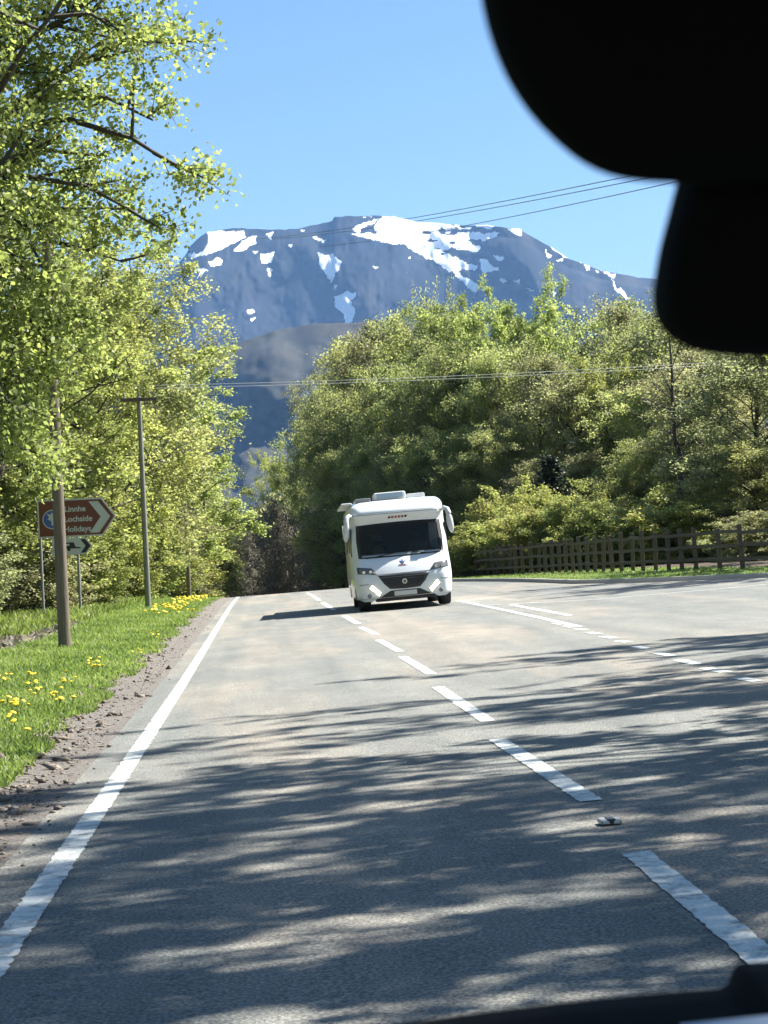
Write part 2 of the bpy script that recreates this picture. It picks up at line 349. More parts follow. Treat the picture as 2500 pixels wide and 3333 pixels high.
# ------------------------------------------------------------------ mountain and hill
def in_poly(px, py, poly):
    poly = np.asarray(poly, float); ins = np.zeros(px.shape, bool); j = len(poly) - 1
    for i in range(len(poly)):
        xi, yi = poly[i]; xj, yj = poly[j]
        c = ((yi > py) != (yj > py)) & (px < (xj - xi) * (py - yi) / (yj - yi + 1e-9) + xi); ins ^= c; j = i
    return ins
Zp = lambda L: [(600 + a * .9645, 600 + b * .9645) for a, b in L]
SNOW = [Zp(l) for l in (
    [(75,158),(200,158),(205,180),(150,205),(120,225),(95,232),(20,248),(15,238),(70,225),(85,190)], [(215,180),(250,172),(240,195),(200,225),(165,225),(175,205)],
    [(80,262),(110,245),(127,255),(120,272),(85,278)], [(-10,262),(25,259),(10,275)], [(40,270),(75,290),(40,320),(55,290)], [(255,240),(302,230),(297,262),(262,267)], [(278,283),(298,285),(290,322),(282,300)],
    [(275,165),(302,163),(290,190)], [(385,155),(410,158),(395,164)], [(430,172),(480,190),(470,197),(440,184)], [(448,228),(465,240),(500,236),(527,262),(522,290),(492,330),(480,305),(458,275)],
    [(508,380),(545,362),(582,362),(577,387),(562,392),(574,430),(564,468),(543,468),(530,425),(510,408)], [(500,338),(516,338),(505,357)], [(208,425),(225,413),(234,430),(212,438)], [(224,455),(239,449),(228,470)],
    [(556,168),(650,165),(640,140),(670,108),(700,108),(800,126),(900,131),(1035,136),(1048,150),(900,148),(870,160),(960,160),(1062,163),(1055,182),(950,190),(1004,215),(990,231),(900,215),(870,225),(930,250),(988,280),(980,293),(940,285),(920,290),(993,340),(990,364),(965,357),(930,322),(900,297),(850,267),(800,237),(740,207),(640,187)],
    [(1043,236),(1084,245),(1080,255),(1053,252)], [(998,248),(1052,268),(1062,290),(1008,300),(1000,280)], [(1003,393),(1037,395),(1037,417),(1013,417)], [(1106,324),(1132,321),(1127,336)],
    [(1216,213),(1240,240),(1225,247)], [(1230,205),(1292,240),(1297,253),(1248,225)], [(1253,252),(1280,252),(1277,263)], [(1323,251),(1370,280),(1372,292)], [(1406,291),(1457,300),(1452,322)], [(1438,318),(1499,378),(1490,387),(1463,360)],
    [(1093,146),(1140,152),(1138,172),(1108,165)], [(1058,321),(1092,327),(1075,334)], [(1003,345),(1027,350),(1012,356)], [(1237,360),(1256,367),(1243,375)], [(1155,350),(1182,360),(1165,366)], [(755,240),(768,243),(760,252)], [(640,272),(654,277),(645,284)],
    [(590,170),(560,150),(640,118),(660,118),(600,150)], [(1345,270),(1360,290),(1372,296)], [(1390,290),(1402,296),(1395,304)], [(232,225),(250,226),(240,238)], [(352,200),(366,200),(362,215)], [(600,108),(640,108),(600,113)])]
SKY = Zp([(-500,520),(-300,420),(-150,340),(-40,290),(5,235),(20,205),(75,160),(165,148),(300,152),(385,150),(430,138),(500,125),(505,112),(560,107),(640,107),(700,110),(790,128),(880,135),(1030,140),(1130,150),(1200,190),(1300,250),(1400,290),(1480,303),(1580,320),(1750,350),(2000,400),(2400,470)])
def relief(shape, rng, octs):
    out = np.zeros(shape); h, w_ = shape
    for (fy, fx, a) in octs:
        g = rng.normal(0, 1, (fy + 3, fx + 3)); yy = np.linspace(0, fy, h); xx = np.linspace(0, fx, w_)
        y0 = yy.astype(int); x0 = xx.astype(int); ty = yy - y0; tx = xx - x0; ty = ty*ty*(3-2*ty); tx = tx*tx*(3-2*tx)
        A = g[y0][:, x0]; B = g[y0][:, x0 + 1]; Cc = g[y0 + 1][:, x0]; D = g[y0 + 1][:, x0 + 1]
        out += a * ((A * (1 - tx) + B * tx) * (1 - ty)[:, None] + (Cc * (1 - tx) + D * tx) * ty[:, None])
    return out
def massif(name, skyline, base_y, D0, D1, nx, nv, octs, seed, mat, snow, x0, x1, back, rough_px):
    rng = np.random.default_rng(seed); xs = np.linspace(x0, x1, nx); sk = np.interp(xs, [p[0] for p in skyline], [p[1] for p in skyline])
    sk = sk + relief((1, nx), rng, [(1, 60, rough_px), (1, 180, rough_px * .5)])[0]
    t = np.linspace(0, 1, nv)[:, None]; PX = np.repeat(xs[None, :], nv, 0); PY = base_y + (sk[None, :] - base_y) * t
    D = D0 + (D1 - D0) * t ** .8 + relief((nv, nx), rng, octs) * (1 - .0 * t) * np.sin(np.pi * np.clip(t, 0.03, .97)) ** .4
    dc = np.stack([PX - CX, -(PY - CY), np.full_like(PX, -F_PX)], -1); d = dc @ M_WC; P = EYE + d * (D / d[..., 1])[..., None]
    sn = np.zeros(PX.shape)
    if snow:
        wob = relief(PX.shape, rng, [(40, 160, 2.5), (90, 400, 1.6)]); wob2 = relief(PX.shape, rng, [(40, 160, 2.5), (90, 400, 1.6)])
        for poly in SNOW: sn = np.maximum(sn, in_poly(PX + wob, PY + wob2, poly).astype(float))
        # thin dark bands show through the snow field where rock stands out
        band = relief(PX.shape, rng, [(70, 60, 1.0), (130, 160, .8)]); big = in_poly(PX, PY, Zp([(760,128),(1060,140),(1060,300),(880,250)])); sn = np.where(big & (band > .95), sn * .05, sn)
    # the far side falls away behind the ridge
    for k, (dy, dz) in enumerate(back):
        q = P[nv - 1].copy(); q[:, 1] += dy; q[:, 2] -= dz; P = np.concatenate([P, q[None]]); sn = np.concatenate([sn, sn[nv - 1:nv] * (k < 1)])
    n2 = nv + len(back); i = np.arange(n2 - 1)[:, None] * nx + np.arange(nx - 1)[None, :]
    Q = np.stack([i, i + 1, i + nx + 1, i + nx], -1).reshape(-1, 4)
    return link(name, npmesh(name, P.reshape(-1, 3), Q, smooth=True, attrs={'snow': sn.ravel()}), mat)
mt = massif('mountain', SKY, 1800, 5400, 7600, 760, 300, [(2, 7, 260), (4, 18, 130), (8, 40, 45), (24, 90, 13), (60, 220, 5)], 11,
            mat_mountain('mountain_rock', ((.009, .012, .018), (.019, .022, .027), (.040, .038, .036))), True, 150, 2900, [(300, 30), (1500, 300), (3500, 1400)], 1.6)
tag(mt, kind='structure')
HILL = [(-200, 1750), (200, 1600), (500, 1300), (700, 1140), (820, 1101), (920, 1068), (1035, 1053), (1140, 1051), (1265, 1044), (1400, 1050), (1700, 1120), (2100, 1250), (2700, 1500)]
hl = massif('hill', HILL, 1885, 2600, 3900, 420, 130, [(2, 6, 150), (5, 16, 70), (14, 50, 25), (40, 120, 8)], 4,
            mat_mountain('hill_moor', ((.026, .029, .028), (.042, .041, .034), (.064, .056, .043)), False, 1.8), False, -200, 2700, [(200, 15), (700, 200), (1400, 700)], 1.0)
tag(hl, kind='structure')
# air between here and the mountains
hz = bmesh.new(); box_bm(hz, (-9000, -300, -40), (9000, 12500, 1900)); hzm, t, b, o = new_mat('haze_air'); t.nodes.remove(b)
pv = nd(t, 'ShaderNodeVolumePrincipled'); pv.inputs['Color'].default_value = (.27, .53, 1, 1); pv.inputs['Density'].default_value = 4.0e-5; pv.inputs['Anisotropy'].default_value = .1
t.links.new(pv.outputs[0], o.inputs['Volume'])
tag(link('haze', bm_mesh('haze', hz), hzm), kind='stuff', label='thin blue summer haze in front of the mountain')

# ------------------------------------------------------------------ trees
def leaf_quads(rng, P, size, droop=0.0):
    n = len(P); d = rng.normal(0, 1, (n, 3)); d[:, 2] -= droop; d /= np.linalg.norm(d, axis=1)[:, None]
    nn = rng.normal(0, 1, (n, 3)); nn[:, 2] = np.abs(nn[:, 2]) + .6; s = np.cross(d, nn); s /= np.linalg.norm(s, axis=1)[:, None] + 1e-9
    L = size * rng.uniform(.6, 1.3, n)[:, None]; W = L * .42
    V = np.stack([P, P + d * L * .5 + s * W, P + d * L, P + d * L * .5 - s * W], 1).reshape(-1, 3)
    return V, np.arange(n * 4).reshape(-1, 4)
def gen_tree(seed, H, R, base=.25, nlimb=34, nsub=6, ntwig=5, nleaf=22, leaf=.13, r0=.2, style='oak', spread=.34, trunk_top=.93, extra=None):
    rng = np.random.default_rng(seed); tr = Acc(); pts, tone = [], []
    k = 12; tt = np.linspace(0, 1, k); wob = np.cumsum(rng.normal(0, .02 * H, (k, 2)), axis=0) * .35; wob[0] = 0
    TP = np.column_stack([wob, tt * H * trunk_top]); TR = r0 * (1 - tt) ** .8 + .02; TR[0] *= 1.25; tr.tube(TP, TR, 7)
    limbs = []
    for i in range(nlimb):
        u = (i + rng.uniform(0, 1)) / nlimb; t0 = base + (.96 - base) * u
        p0 = np.array([np.interp(t0, tt, TP[:, j]) for j in range(3)]); az = i * 2.399 + rng.normal(0, .4)
        if style == 'cone': prof = max(.05, 1 - (t0 - base) / (1 - base)); el = rad(-8)
        elif style == 'birch': prof = math.sqrt(max(.04, 1 - ((u - .38) / .68) ** 2)); el = rad(28 + 45 * u)
        else: prof = math.sqrt(max(.06, 1 - ((u - .42) / .62) ** 2)); el = rad(8 + 62 * u ** 1.3)
        Ln = R * prof * rng.uniform(.7, 1.18) / max(.5, math.cos(el)) * (.8 if style != 'cone' else 1)
        d = np.array([math.cos(az) * math.cos(el), math.sin(az) * math.cos(el), math.sin(el)])
        s = np.linspace(0, 1, 7)[:, None]; P = p0 + d * Ln * s; cur = {'oak': .10, 'birch': -.20, 'cone': -.12}[style] * Ln
        P[:, 2] += cur * s[:, 0] ** 2; P += np.cumsum(rng.normal(0, .03 * Ln, (7, 3)), axis=0) * s
        limbs.append((P, max(.02, r0 * (1 - t0) * .55 + .012), Ln))
    if extra: 
        for P, r in extra: limbs.append((np.asarray(P, float), r, np.linalg.norm(np.asarray(P[-1]) - np.asarray(P[0])) * .6))
    for P, r, Ln in limbs:
        tr.tube(P, r * (1 - np.linspace(0, .8, len(P))), 5); T = np.gradient(P, axis=0); T /= np.linalg.norm(T, axis=1)[:, None]
        ltone = rng.normal(0, .12)
        for j in range(nsub):
            s0 = .22 + .78 * (j + rng.uniform(0, 1)) / nsub; f = s0 * (len(P) - 1); a = min(int(f), len(P) - 2); q0 = P[a] + (P[a + 1] - P[a]) * (f - a)
            d = T[a] + rng.normal(0, .75, 3); d /= np.linalg.norm(d); sl_ = Ln * rng.uniform(.25, .45) * (1.1 - .5 * s0)
            s = np.linspace(0, 1, 4)[:, None]; q = q0 + d * sl_ * s; q[:, 2] += (-.25 if style == 'birch' else .08) * sl_ * s[:, 0] ** 2
            tr.tube(q, r * .32 * (1 - s[:, 0] * .7) + .003, 4); stone = ltone + rng.normal(0, .13)
            for m_ in range(ntwig):
                g = .15 + .85 * (m_ + rng.uniform(0, 1)) / ntwig; w0 = q[0] + (q[-1] - q[0]) * g; e = d + rng.normal(0, .9, 3)
                if style == 'birch': e[2] -= .9
                e /= np.linalg.norm(e); tl = spread * rng.uniform(.7, 1.8); w_ = w0 + e * tl * np.linspace(0, 1, 3)[:, None]
                if style == 'birch': w_[:, 2] -= .3 * tl * np.linspace(0, 1, 3) ** 2
                tr.tube(w_, np.array([.010, .007, .004]), 3)
                nl = int(nleaf * rng.uniform(.6, 1.4)); lam = rng.uniform(.1, 1.05, nl)[:, None]; pp = w_[0] * (1 - lam) + w_[-1] * lam + rng.normal(0, spread * .33, (nl, 3))
                pts.append(pp); tone.append(np.clip(.5 + stone + rng.normal(0, .13) + rng.normal(0, .12, nl), 0, 1))
    P = np.concatenate(pts); tn = np.concatenate(tone); V, Q = leaf_quads(rng, P, leaf, .5 if style == 'birch' else .15)
    return tr.mesh('trunk', True), npmesh('crown', V, Q, attrs={'tone': np.repeat(tn, 4)})

ORD = ['leftmost', 'second', 'third', 'fourth', 'fifth', 'sixth', 'seventh', 'eighth', 'ninth', 'tenth', 'eleventh', 'twelfth', 'thirteenth', 'fourteenth', 'fifteenth', 'sixteenth', 'seventeenth', 'eighteenth', 'nineteenth', 'twentieth']
def ordinal(k): return ORD[k] if k == 0 else ORD[k] + ' from the left'
PROTO = {}
def proto(key, **kw):
    mt_, bk = kw.pop('mat'), kw.pop('bark', 'bark'); H, R = kw['H'], kw['R']; tm, cm = gen_tree(**kw)
    tm.materials.append(M[bk]); cm.materials.append(M[mt_]); co = np.empty(len(cm.vertices) * 3, np.float32); cm.vertices.foreach_get('co', co); co = co.reshape(-1, 3)
    PROTO[key] = (tm, cm, float(np.percentile(co[:, 2], 99.7)), float(np.percentile(np.hypot(co[:, 0], co[:, 1]), 97)))
proto('oak1', seed=1, H=14, R=5.2, mat='leaf_l', base=.16, nlimb=44, nleaf=50, leaf=.112)
proto('oak2', seed=2, H=13, R=4.6, mat='leaf_l', base=.10, nlimb=44, nleaf=50, leaf=.112)
proto('oak3', seed=8, H=12, R=4.2, mat='leaf_y', base=.08, nlimb=40, nleaf=50, leaf=.115)
proto('birch1', seed=3, H=15, R=4.2, mat='leaf_b', base=.12, nlimb=48, nleaf=42, leaf=.12, style='birch', spread=.5, bark='bark_p', r0=.15)
proto('birch2', seed=4, H=14, R=4.6, mat='leaf_b', base=.10, nlimb=46, nleaf=42, leaf=.12, style='birch', spread=.5, bark='bark', r0=.16)
proto('dull', seed=5, H=14, R=4.4, mat='leaf_d', base=.10, nlimb=44, nleaf=34, leaf=.12, style='birch', spread=.5, r0=.17)
proto('shrub', seed=6, H=4, R=2.3, mat='leaf_y', base=.03, nlimb=30, nleaf=32, leaf=.10, r0=.05, spread=.3)
proto('shrubd', seed=7, H=4, R=2.4, mat='leaf_d', base=.02, nlimb=30, nleaf=32, leaf=.10, r0=.05, spread=.3)
proto('sparse', seed=9, H=12, R=3.6, mat='leaf_b', base=.35, nlimb=30, nleaf=7, leaf=.14, r0=.14, spread=.4)
proto('shade', seed=19, H=13, R=4.6, mat='leaf_l', base=.18, nlimb=40, nsub=6, ntwig=4, nleaf=25, leaf=.14, spread=.25)
proto('snag', seed=14, H=9, R=1.2, mat='leaf_d', base=.45, nlimb=16, nsub=3, ntwig=2, nleaf=3, leaf=.12, r0=.13, spread=.3)
proto('conifer', seed=10, H=9, R=1.8, mat='leaf_c', base=.08, nlimb=60, nsub=5, ntwig=4, nleaf=14, leaf=.12, r0=.1, style='cone', spread=.22)
proto('bare', seed=12, H=9, R=1.7, mat='twig', base=.12, nlimb=26, nsub=5, ntwig=4, nleaf=6, leaf=.16, r0=.085, spread=.4, bark='bark_p')

def tree(name, key, x, y, H, R, rz, label, group=None, cat='tree', z=None):
    tm, cm, h0, r0 = PROTO[key]; r = empty(name, (x, y, float(GZ(x, y)) - .03 if z is None else z), rz); r.scale = (R / r0, R / r0, H / h0)
    link('trunk', tm, None, r); link('crown', cm, None, r); tag(r, label, cat, group); return r
rnd = random.Random(21)
def tree_px(name, key, px, top, Y, R, label, group=None, cat='tree'):
    p = at(px, top, Y); z0 = float(GZ(p[0], Y)); return tree(name, key, p[0], Y, max(1.5, (p[2] - z0) * 1.02), R, rnd.uniform(0, 6.28), label, group, cat)

# big foreground tree whose boughs hang into the left of the view
tx, ty = -6.6, 31.0
hang = [([(0, 0, 5.6), (1.2, -.2, 6.4), (2.4, -.4, 6.0), (3.0, -.5, 5.2), (3.2, -.5, 4.6)], .06), ([(0, 0, 6.2), (1.4, -.3, 7.4), (2.6, -.6, 7.6), (3.4, -.8, 6.8), (3.8, -.8, 5.8)], .07),
        ([(0, 0, 6.5), (1.44, .3, 7.2), (2.7, .6, 6.9), (3.5, .8, 6.0), (3.9, .9, 5.2)], .07), ([(0, 0, 6.5), (1.2, -.5, 6.9), (2.3, -1.0, 6.0), (2.8, -1.3, 5.0), (3.1, -1.5, 4.2), (3.2, -1.5, 3.5)], .05),
        ([(0, 0, 6.4), (1.6, -.4, 7.2), (3.2, -.6, 7.6), (4.3, -.6, 7.4), (5.0, -.5, 7.0)], .08), ([(0, 0, 7.0), (1.6, .4, 8.2), (3.3, .7, 9.0), (4.6, .7, 9.0), (5.3, .6, 8.6)], .08), ([(0, 0, 5.8), (1.5, .5, 6.8), (2.8, .9, 7.0), (3.9, 1.0, 6.8), (4.7, 1.0, 6.5)], .07), ([(0, 0, 7.6), (1.6, -.5, 9.0), (3.2, -.8, 9.8), (4.5, -.8, 9.9), (5.2, -.6, 9.5)], .08),
        ([(0, 0, 6.0), (1.3, .2, 7.5), (2.6, 0, 8.3), (4.0, .3, 8.6), (5.0, 0, 8.2), (5.7, 0, 7.7)], .10), ([(0, 0, 5.6), (1.4, 0, 6.8), (2.6, .4, 7.4), (3.6, .6, 7.3), (4.6, .8, 7.3)], .08),
        ([(0, 0, 5.8), (1.3, .1, 6.8), (2.4, .1, 6.6), (3.1, 0, 5.8), (3.4, 0, 5.0)], .05), ([(0, 0, 5.4), (1.2, -.6, 6.2), (2.3, -.9, 5.8), (2.9, -1.0, 5.0), (3.2, -1.0, 4.2)], .05),
        ([(2.2, .3, 6.9), (2.8, .4, 6.6), (3.3, .4, 5.8), (3.4, .4, 4.8), (3.35, .4, 3.9)], .03), ([(2.0, -.3, 6.4), (2.7, -.4, 6.0), (3.1, -.5, 5.2), (3.3, -.5, 4.2), (3.3, -.5, 3.3)], .03)]
tm, cm = gen_tree(31, 16, 6.4, base=.31, nlimb=74, nsub=8, ntwig=5, nleaf=46, leaf=.085, r0=.34, spread=.36, extra=hang)
tm.materials.append(M['bark']); cm.materials.append(M['leaf_l'])
bt = empty('broadleaf_tree', (tx, ty, float(GZ(tx, ty)))); link('trunk', tm, None, bt); link('crown', cm, None, bt)
tag(bt, 'tall nearest broadleaf tree whose dark boughs and fresh leaves fill the top left', 'tree')
tree('broadleaf_tree', 'oak2', -9.6, 43, 11.5, 4.2, 1.0, 'low leafy tree behind the nearest wooden pole at the left border', cat='tree')
tree('broadleaf_tree', 'oak1', -7.9, 66, 14.4, 5.8, 2.0, 'dense yellow green tree rising behind the brown arrow sign', cat='tree')
tree('broadleaf_tree', 'oak1', -6.6, 77, 14.2, 4.7, 4.0, 'leafy tree beside the pole with the crossarm', cat='tree')
tree('broadleaf_tree', 'oak3', -10.8, 58, 13.0, 4.6, .4, 'green tree standing right behind the brown arrow sign tree', cat='tree')
tree('broadleaf_tree', 'birch1', -6.6, 98, 15.8, 5.6, .6, 'bluish green tree whose rounded shoulder touches the mountain foot on the left', cat='tree')
tree('broadleaf_tree', 'oak3', -6.2, 118, 13.8, 5.5, 3.1, 'tree behind the third wooden pole with crown narrowing toward the road', cat='tree')
tree('broadleaf_tree', 'birch2', -5.6, 142, 14.8, 5.2, 5.1, 'last large tree on the left before the road drops over the crest', cat='tree')
tree('broadleaf_tree', 'oak3', -5.0, 165, 13, 4.4, 2.1, 'small looking pale tree in the gap above the road crest', cat='tree')
lp = [(-13, 62, 13), (-14, 80, 15), (-12, 96, 14), (-16, 110, 16), (-11, 128, 14), (-15, 145, 15), (-10.5, 158, 14), (-17, 60, 12), (-12, 50, 11), (-21, 90, 16)]
for i, (x, y, h) in enumerate(lp):
    tree('broadleaf_tree', ('oak1', 'birch2', 'oak2')[i % 3], x, y, h, 4.6, rnd.uniform(0, 6), 'background tree in the left wood, ' + ORD[sorted(q[1] for q in lp).index(y)].replace('leftmost', 'nearest') + ' in order of distance', 'trees in the wood on the left')
ls = [(-6.2, 72, 3.2, 'shrub'), (-5.6, 88, 3.6, 'shrub'), (-6.0, 96, 4.2, 'shrub'), (-5.2, 108, 4.2, 'shrub'), (-4.9, 124, 5.0, 'shrub'), (-4.4, 134, 5.5, 'shrub'), (-7.6, 66, 3.4, 'shrubd'), (-8.6, 60, 3.0, 'shrubd'),
      (-9.6, 57, 3.4, 'shrubd'), (-7.4, 78, 3.8, 'shrubd'), (-6.6, 104, 4.5, 'shrubd'), (-10.8, 52, 3.2, 'shrubd'), (-8.2, 84, 4, 'shrubd'), (-5.4, 116, 5, 'shrubd'), (-7.8, 71, 5.2, 'shrub'), (-9.0, 50, 2.6, 'shrubd')]
for i, (x, y, h, k) in enumerate(ls):
    tree('roadside_shrub', k, x, y, h, h * .62, rnd.uniform(0, 6), ('bright' if k == 'shrub' else 'dull') + ' shrub behind the left verge, ' + ORD[sorted(q[1] for q in ls).index(y)].replace('leftmost', 'nearest') + ' in order going away down the road', 'shrubs behind the left verge', 'shrub')

# the wood on the right
RT = [(925, 1480, 195, 3.4, 'oak3'), (995, 1400, 180, 3.4, 'birch1'), (1062, 1300, 168, 3.8, 'birch2'), (1110, 1205, 158, 4.2, 'birch1'), (1165, 1105, 150, 4.8, 'birch1'), (1250, 1060, 146, 4.8, 'dull'),
      (1325, 1020, 140, 4.6, 'birch2'), (1435, 1015, 134, 4.8, 'birch1'), (1530, 1005, 130, 4.4, 'oak2'), (1640, 948, 124, 4.8, 'oak1'), (1735, 935, 122, 4.6, 'oak1'), (1835, 1010, 120, 4.0, 'sparse'), (1925, 1010, 128, 4.6, 'sparse'),
      (2020, 1005, 126, 4.6, 'dull'), (2110, 1000, 118, 4.4, 'birch2'), (2230, 980, 112, 5, 'dull'), (2360, 1000, 105, 5, 'birch2'), (2500, 1020, 98, 5, 'dull'),
      (1130, 1290, 140, 4.0, 'birch1'), (1225, 1220, 132, 4.2, 'birch2'), (1340, 1200, 126, 4.0, 'birch1'), (1475, 1130, 122, 3.8, 'birch1'), (1610, 1140, 118, 3.7, 'birch1'), (1745, 1170, 114, 3.6, 'dull'),
      (1890, 1220, 112, 3.8, 'dull'), (2010, 1180, 110, 3.4, 'oak3'), (2110, 1260, 104, 3.4, 'birch1'), (2300, 1150, 92, 4.2, 'dull'), (2440, 1130, 84, 4.4, 'dull'),
      (1100, 1470, 134, 3.0, 'birch2'), (1195, 1450, 128, 3.2, 'birch1'), (1290, 1430, 124, 3.0, 'dull'), (1400, 1410, 118, 3.0, 'birch2'), (1520, 1400, 116, 3.1, 'birch1'), (1650, 1400, 112, 3.1, 'birch1'), (1770, 1500, 108, 2.8, 'dull'), (1900, 1480, 106, 2.8, 'dull'), (2150, 1420, 98, 3, 'birch2'), (2290, 1480, 90, 3, 'dull'), (2420, 1440, 82, 3.4, 'birch2')]
ROWS = [('skyline row', RT[:18]), ('middle row', RT[18:29]), ('front row', RT[29:])]
for i, (px, top, Y, R, k) in enumerate(RT):
    rown, rowl = next(q for q in ROWS if RT[i] in q[1]); od = ordinal(sorted(rowl).index(RT[i]))
    tree_px({'birch1': 'birch_tree', 'birch2': 'birch_tree'}.get(k, 'broadleaf_tree'), k, px, top, Y, R,
            {'birch1': 'soft green birch', 'birch2': 'drooping green birch', 'dull': 'dull olive tree', 'sparse': 'thin crowned tree', 'oak1': 'bright yellow topped tree', 'oak2': 'bright leafy tree', 'oak3': 'yellow green tree'}[k] + ', ' + od + ' in the ' + rown + ' of the right wood', 'trees of the wood on the right')
tree_px('thin_tree', 'sparse', 1398, 930, 155, 2.3, 'lone slender tree top sticking up from the wood in front of the mountain')
tree_px('conifer', 'conifer', 1812, 1490, 100, 1.9, 'small dark conifer among pale bushes behind the fence')
tree_px('dead_tree', 'snag', 2172, 1060, 86, 1.5, 'dark bare trunk with short branches below the rear view mirror')
RS = [(1520, 1690, 108), (1590, 1640, 104), (1670, 1620, 101), (1750, 1600, 99), (1840, 1580, 97), (1900, 1585, 95), (1960, 1570, 96), (2040, 1590, 92), (2120, 1600, 90), (2200, 1580, 88), (2280, 1620, 84), (2350, 1600, 82), (2430, 1640, 78), (2500, 1620, 74), (1620, 1560, 107), (1720, 1520, 105), (1990, 1500, 101), (2080, 1480, 99), (2230, 1500, 95)]
for i, (px, top, Y) in enumerate(RS):
    Y = Y - 7 if px < 2260 else Y; top = top + 45
    tree_px('bush', 'shrub' if px < 2260 else 'shrubd', px, top, Y, 1.8 + .4 * rnd.random(), ('pale yellow green bush, ' if px < 2260 else 'dark leafy bush, ') + ordinal(sorted(RS).index(RS[i])) + ' along the back of the wooden fence', 'bushes behind the fence', 'bush')
# brown leafless stems beyond the crest
for i in range(70):
    px = rnd.uniform(800, 1500); Y = rnd.uniform(132, 172); p = at(px, rnd.uniform(1600, 1730), Y)
    if p[0] < 5.6 and Y < 150 and px < 1000: Y = 168; p = at(px, 1680, Y)
    z0 = float(GZ(p[0], Y)); tree('bare_sapling', 'bare', p[0], Y, p[2] - z0, 1.3, rnd.uniform(0, 6), 'thin bare brown sapling in the shaded thicket beyond the road crest', 'bare saplings beyond the crest')
# deep wood behind, a mass nobody could count
def thicket(name, n, xr, yr, zr, size, mat, label, seed, zb=0):
    rng = np.random.default_rng(seed); X = rng.uniform(*xr, n); Y = rng.uniform(*yr, n)
    top = zr * (.75 + .25 * np.sin(X * .35 + 1) * np.sin(X * .13)); Z = GZ(X, Y) + rng.uniform(0, 1, n) ** .9 * top + zb
    tone = np.clip(.5 + .25 * np.sin(X * 1.3) * np.sin(Z * 1.1 + Y) + rng.normal(0, .15, n), 0, 1)
    V, Q = leaf_quads(rng, np.stack([X, Y, Z], 1), size); tag(link(name, npmesh(name, V, Q, attrs={'tone': np.repeat(tone, 4)}), M[mat]), label, name.replace('_', ' '), kind='stuff')
thicket('far_wood', 90000, (-60, 80), (186, 212), 15, .55, 'leaf_d', 'dense mass of dull foliage deep in the wood behind all the trees', 3)
thicket('undergrowth', 30000, (6.5, 60), (124, 132), 4.5, .3, 'leaf_d', 'tangled low undergrowth in the wood behind the fence', 4)
thicket('undergrowth', 26000, (-26, -9.5), (60, 160), 4.0, .3, 'leaf_d', 'shaded low undergrowth between the trees on the left', 5)
thicket('brushwood', 26000, (-9, 22), (172, 182), 7.0, .35, 'twig', 'dark brown tangle of leafless brushwood beyond the road crest', 6)
# trees beside the junction throw the shade that lies across the near road (outside the frame)
for x, y, h, R in ((19.0, 60, 13.5, 3.2), (18.0, 53.5, 13, 3.2), (20.8, 67, 13, 3.3), (9.2, 10.5, 15, 4.0), (9.9, 15.0, 16, 3.6), (12.6, 20.6, 14.5, 3.7), (16.0, 27.0, 15.5, 3.8), (14.5, 14.0, 17, 4.2), (9.4, 4.5, 15, 4.4), (13.5, 7.5, 17, 4.6)):
    tree('broadleaf_tree', 'shade', x, y, h, R, rnd.uniform(0, 6), 'roadside tree at the side of the junction casting dappled shade on the tarmac', 'trees around the junction')

# ------------------------------------------------------------------ verge: grass, flowers, litter
def blades(name, X, Y, hgt, mat, label, seed, wd=.012, zoff=-.01):
    rng = np.random.default_rng(seed); n = len(X); Z = GZ(X, Y) + zoff; h = hgt * rng.uniform(.5, 1.4, n); a = rng.uniform(0, 6.283, n); b_ = rng.normal(0, .45, (n, 2)) * h[:, None]
    wv = np.stack([np.cos(a), np.sin(a), np.zeros(n)], 1) * (wd * rng.uniform(.6, 1.5, n))[:, None]; P = np.stack([X, Y, Z], 1)
    m_ = P + np.column_stack([b_ * .35, h * .6]); tp = P + np.column_stack([b_, h])
    V = np.stack([P - wv, P + wv, m_ - wv * .8, m_ + wv * .8, tp], 1).reshape(-1, 3); k = np.arange(n)[:, None] * 5
    patch = .5 + .3 * np.sin(X * 2.1 + Y * .7) * np.sin(Y * .9 - X) ; tone = np.clip(patch + rng.normal(0, .2, n), 0, 1)
    me = npmesh(name, V, k + np.array([0, 1, 3, 2]), k + np.array([2, 3, 4]), attrs={'tone': np.repeat(tone, 5)})
    return tag(link(name, me, M[mat]), label, 'grass', kind='stuff')
rng = np.random.default_rng(77)
def scatter(n, ya, yb, xa, xb, pw=1.6):
    u = rng.uniform(0, 1, n); Y = 1 / ((1 / ya ** pw) * (1 - u) + (1 / yb ** pw) * u) ** (1 / pw) if pw else rng.uniform(ya, yb, n)
    return rng.uniform(xa, xb, n), Y
X, Y = scatter(190000, 10, 110, -5.4, -1.72, .9); edge = -1.86 + .12 * np.sin(Y * .9) + .08 * np.sin(Y * 2.7 + 1) + rng.normal(0, .07, len(X)); k = X < edge
lim = np.where(Y < 47, -4.75 + .05 * np.clip(Y - 35, 0, 12), -5.5) + .12 * np.sin(Y * 1.7); k &= X > lim + rng.normal(0, .08, len(X)); X, Y = X[k], Y[k]
blades('grass', X, Y, .065 + .04 * sm(-X, 2.6, 4.5), 'grass', 'bright green roadside grass on the left verge', 1, wd=.009)
X, Y = scatter(26000, 51, 130, -9, -4.6, 0.01); blades('rough_grass', X, Y, .24, 'grass', 'taller tufts of rough grass behind the left verge', 2, wd=.02)
Y = rng.uniform(43, 128, 26000); X = XR(Y) + rng.uniform(.2, 5.5, 26000); blades('grass', X, Y, .09, 'grass', 'sunlit grass strip between the kerb and the wooden fence', 3, wd=.02)
